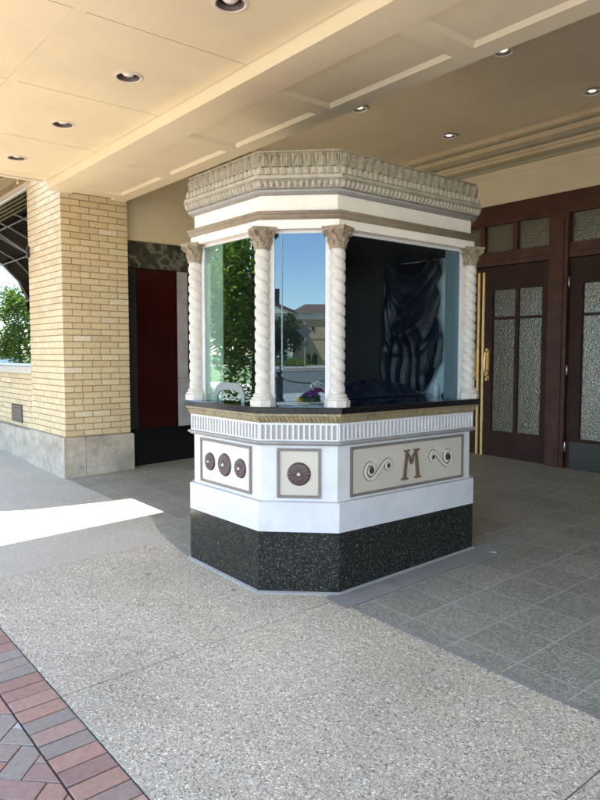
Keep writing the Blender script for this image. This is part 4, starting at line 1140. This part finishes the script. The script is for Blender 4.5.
# lawn strip
# building across
bx, by = rp(112, 297); bz = -.15
ba = math.atan2(RU.y, RU.x)
def BT(u, v, w_): return Vector((bx + RU.x * u + RD.x * w_, by + RU.y * u + RD.y * w_, v + bz))
def bbox(m, u0, u1, z0, z1, w0, w1):
    return m.add([BT(u, z, w_) for z in (z0, z1) for w_ in (w0, w1) for u in (u0, u1)], [(0, 1, 3, 2), (4, 6, 7, 5), (0, 4, 5, 1), (2, 3, 7, 6), (0, 2, 6, 4), (1, 5, 7, 3)])
m_tan = paint('tan_stucco', (.50, .36, .20), .8, .05, .4); m_roof = paint('brown_roof', (.14, .085, .07), .8, .1, 2)
bo = empty('building', (bx, by, bz), 'tan stucco building with brown roof and white gabled wing across the street', 'building')
bbox(MB(), -.2, 26, 0, 7.4, 0, 14).build('wall', m_tan, bo)
bbox(MB(), -.4, 26.2, 7.4, 8.4, -.35, 14).build('cornice', m_trim, bo)
mm = MB(); mm.add([BT(-.8, 8.4, -.7), BT(26.6, 8.4, -.7), BT(26.6, 8.4, 14.4), BT(-.8, 8.4, 14.4), BT(2, 10.4, 7), BT(24, 10.4, 7)], [(0, 1, 5, 4), (1, 2, 5), (2, 3, 4, 5), (3, 0, 4), (0, 3, 2, 1)]); mm.build('roof', m_roof, bo)
bbox(MB(), -.25, 26.05, 4.15, 4.3, -.06, -.005).build('trim_line', m_crown2, bo)
bbox(MB(), -9, -.45, 0, 8.3, -2, 12).build('wing_wall', m_trim, bo)
mm = MB(); mm.add([BT(-9.6, 8.3, -2.4), BT(.2, 8.3, -2.4), BT(-4.6, 10.2, -2.4), BT(-9.6, 8.3, 12), BT(.2, 8.3, 12), BT(-4.6, 10.2, 12)], [(0, 1, 2), (3, 5, 4), (0, 3, 4, 1), (1, 4, 5, 2), (0, 2, 5, 3)]); mm.build('gable', m_trim, bo)
mm = MB(); mm.add([BT(-9.9, 8.25, -2.6), BT(-4.6, 10.35, -2.6), BT(.5, 8.25, -2.6), BT(.5, 8.55, -2.6), BT(-4.6, 10.7, -2.6), BT(-9.9, 8.55, -2.6)] + [BT(-9.9, 8.25, 12), BT(-4.6, 10.35, 12), BT(.5, 8.25, 12), BT(.5, 8.55, 12), BT(-4.6, 10.7, 12), BT(-9.9, 8.55, 12)],
       [(0, 1, 4, 5), (1, 2, 3, 4), (3, 9, 10, 4), (4, 10, 11, 5), (2, 8, 9, 3), (0, 5, 11, 6), (0, 6, 7, 1), (1, 7, 8, 2)]); mm.build('roof', m_roof, bo)
bbox(MB(), -3.5, -2.4, 8.4, 12.6, 2, 3.2).build('chimney', m_iron, bo)
for u in (3.0, 7.5, 12, 16.5): bbox(MB(), u, u + .35, 5.6, 6.2, -.15, -.005).build('wall_light', m_iron, bo)
bbox(MB(), -1.6, -.3, 0, 3.2, -3.2, -2.05).build('stone_pier', m_trim, bo)
hx, hy = rp(100, 284)
hg = empty('hedge', (hx, hy, bz), 'low clipped green hedge in front of the gabled building', 'hedge')
foliage('foliage', (hx, hy, bz + .5), 5.5, .6, 5000, m_leaf, hg, .16, 31)
for k, px in enumerate((312, 318)):
    x, y = rp(108, px); o = empty('shrub', (x, y, bz), ['upright shrub against the tan wall, left of two', 'upright shrub against the tan wall, right of two'][k], 'shrub', 'shrubs against the tan wall'); foliage('foliage', (x, y, bz + .9), .5, 1.0, 900, m_leaf_d, o, .14, 40 + k)
# bollards with chain
def bollard(x, y, label):
    g = -.10; o = empty('bollard', (x, y, g), label, 'bollard', 'black bollards along the far kerb')
    MB().lathe((x, y, g), [(.17, 0), (.18, .03), (.17, .08), (.13, .11), (.12, .16), (.128, .2), (.128, .80), (.145, .83), (.145, .87), (.10, .90), (.06, .93)], 16).build('post', m_iron, o, smooth=radians(40))
    MB().lathe((x, y, g), [(.04, .92), (.095, .96), (.12, 1.03), (.095, 1.11), (.03, 1.15), (.01, 1.18)], 16).build('finial', m_iron, o, smooth=True); return o
bpos = [rp(24.0, 283.0)]
b0 = Vector(bpos[0]); step = Vector((2.25, .55))
for k, l in enumerate(('black ball-topped bollard reflected in the angled booth glass', 'black bollard next to the flower planter', 'black bollard beyond the flower planter', 'black bollard before the reflected one')):
    q = b0 + step * (0, 1, 2, -1)[k]; bollard(q.x, q.y, l)
for k in (-1, 0, 1):
    a = b0 + step * k; c = b0 + step * (k + 1); ch = []
    for t_ in range(13):
        q = a.lerp(c, t_ / 12); ch.append((q.x, q.y, -.10 + .86 - .22 * (1 - (2 * t_ / 12 - 1) ** 2)))
    tag(MB().tube(ch, .022, 6).build('chain', m_iron, smooth=True), ['drooping chain left of the reflected bollard', 'drooping chain from the reflected bollard to the flower planter', 'drooping chain past the flower planter'][k + 1], 'chain', 'chains between the bollards')
x, y = rp(21.5, 313.5); g = -.10
o = empty('flower_planter', (x, y, g), 'low planter of purple and yellow flowers by the bollards', 'planter')
MB().lathe((x, y, g), [(.34, 0), (.42, .05), (.44, .16), (.40, .17)], 20).build('bowl', m_base, o, smooth=radians(40))
rnd = random.Random(4)
def blobs(cx, cy, cz, r, n, mat, name, s=.035):
    m = MB(); vs = []; fs = []
    for _ in range(n):
        d = Vector((rnd.gauss(0, 1), rnd.gauss(0, 1), abs(rnd.gauss(0, 1)))).normalized() * r * rnd.uniform(.6, 1); P = Vector((cx, cy, cz)) + Vector((d.x, d.y, d.z * .8))
        for q in range(3):
            a = Vector((rnd.gauss(0, 1), rnd.gauss(0, 1), rnd.gauss(0, 1))).normalized(); b = a.orthogonal().normalized(); k = len(vs)
            vs += [P - a * s, P + b * s, P + a * s, P - b * s]; fs.append((k, k + 1, k + 2, k + 3))
    m.add(vs, fs).build(name, mat, o)
for (dx, dz, r, mat, nm, n_) in ((-.24, .08, .17, m_yellow, 'yellow_flowers', 110), (.05, .22, .24, m_purple, 'purple_flowers', 200), (.26, .36, .18, m_mag, 'magenta_flowers', 90), (.22, .55, .20, m_palepet, 'white_flowers', 90), (0, .08, .36, m_leaf_d, 'leaves', 260)):
    blobs(x + RU.x * dx, y + RU.y * dx, g + .12 + dz, r, n_, mat, nm)
# sign, flagpole, lamp
m_signback = paint('sign_back_metal', (.10, .11, .12), .5, .05)
x, y = rp(60, 308); o = empty('road_sign', (x, y, -.1), 'grey back of a diamond road sign on a post across the street', 'sign')
MB().tube([(x, y, -.1), (x, y, 4.4)], .04, 8).build('post', m_steel, o)
mm = MB()
def ST(u, v, w_): return Vector((x + RU.x * u + RD.x * w_, y + RU.y * u + RD.y * w_, v))
mm.prism([(0, 2.95), (.62, 3.57), (0, 4.19), (-.62, 3.57)], lambda u, v, w_: ST(u, v, w_ - .08), .02).build('sign_plate', m_signback, o)
MB().prism([(-.28, 2.2), (.28, 2.2), (.28, 2.75), (-.28, 2.75)], lambda u, v, w_: ST(u, v, w_ - .08), .02).build('sign_plate', m_signback, o)
x, y = rp(42, 285.6); o = empty('flagpole', (x, y, -.2), 'slender white pole reflected against the blue sky', 'pole')
MB().lathe((x, y, -.2), [(.075, 0), (.07, .3), (.05, .32), (.035, 9.3)], 12).build('pole', m_pole, o); MB().lathe((x, y, 9.1), [(.01, 0), (.07, .05), (.07, .1), (.01, .15)], 12).build('finial', m_pole, o)
# parked car far down the street
def car(x, y, z, rz, mat, label):
    o = empty('parked_car', (x, y, z), label, 'car', rz=0); R = Matrix.Translation((x, y, z)) @ Matrix.Rotation(rz, 4, 'Z')
    side = [(-2.2, .35), (-2.25, .8), (-2.0, .95), (-1.5, 1.0), (-.9, 1.42), (.5, 1.45), (1.2, 1.0), (2.0, .88), (2.25, .65), (2.2, .35)]
    n_ = len(side); vs = []
    for s_, inset in ((-.9, 0), (.9, 0)):
        for (a, b) in side: vs.append(R @ Vector((a, s_ * (.80 if b > 1.1 else 1), b)))
    MB().add(vs, [tuple(range(n_)), tuple(reversed(range(n_, 2 * n_)))] + [(i, (i + 1) % n_, (i + 1) % n_ + n_, i + n_) for i in range(n_)]).build('body', mat, o)
    g_ = MB()
    for s_ in (-1, 1):
        vs = [R @ Vector(v) for v in ((-1.35, s_ * .895, 1.02), (1.05, s_ * .895, 1.02), (.45, s_ * .755, 1.38), (-.85, s_ * .755, 1.38), (-1.35, s_ * .905, 1.02), (1.05, s_ * .905, 1.02), (.45, s_ * .765, 1.38), (-.85, s_ * .765, 1.38))]
        g_.add(vs, [(0, 1, 2, 3), (4, 7, 6, 5), (0, 4, 5, 1), (1, 5, 6, 2), (2, 6, 7, 3), (3, 7, 4, 0)])
    g_.build('side_windows', m_iron, o)
    for a in (-1.4, 1.4):
        for s_ in (-.85, .85):
            MB().lathe(R @ Vector((a, s_, .33)), [(.33, -.1), (.34, 0), (.33, .1)], 20, (Matrix.Rotation(rz, 4, 'Z') @ Matrix.Rotation(pi / 2, 4, 'X'))).build('wheel', m_rubber, o)
m_carb = paint('car_blue', (.10, .22, .32), .25, .02); m_carw = paint('car_silver', (.45, .46, .47), .25, .02)
car(-44, -6.6, gh(-15, -4) - .14, 0, m_carb, 'pale blue car parked far down the street, reflected between two trees')
car(-56, -6.4, gh(-15, -4) - .14, 0, m_carw, 'silver car parked behind the pale blue car')
# paper scrap on the tile
tag(MB().prism([(-2.80, 4.02), (-2.755, 4.03), (-2.76, 4.06), (-2.79, 4.055)], lambda u, v, w_: Vector((u, v, gh(u, v) + .0045 + w_)), .002).build('paper_scrap', m_white), 'tiny white scrap of paper on the tiles beside the booth', 'litter')
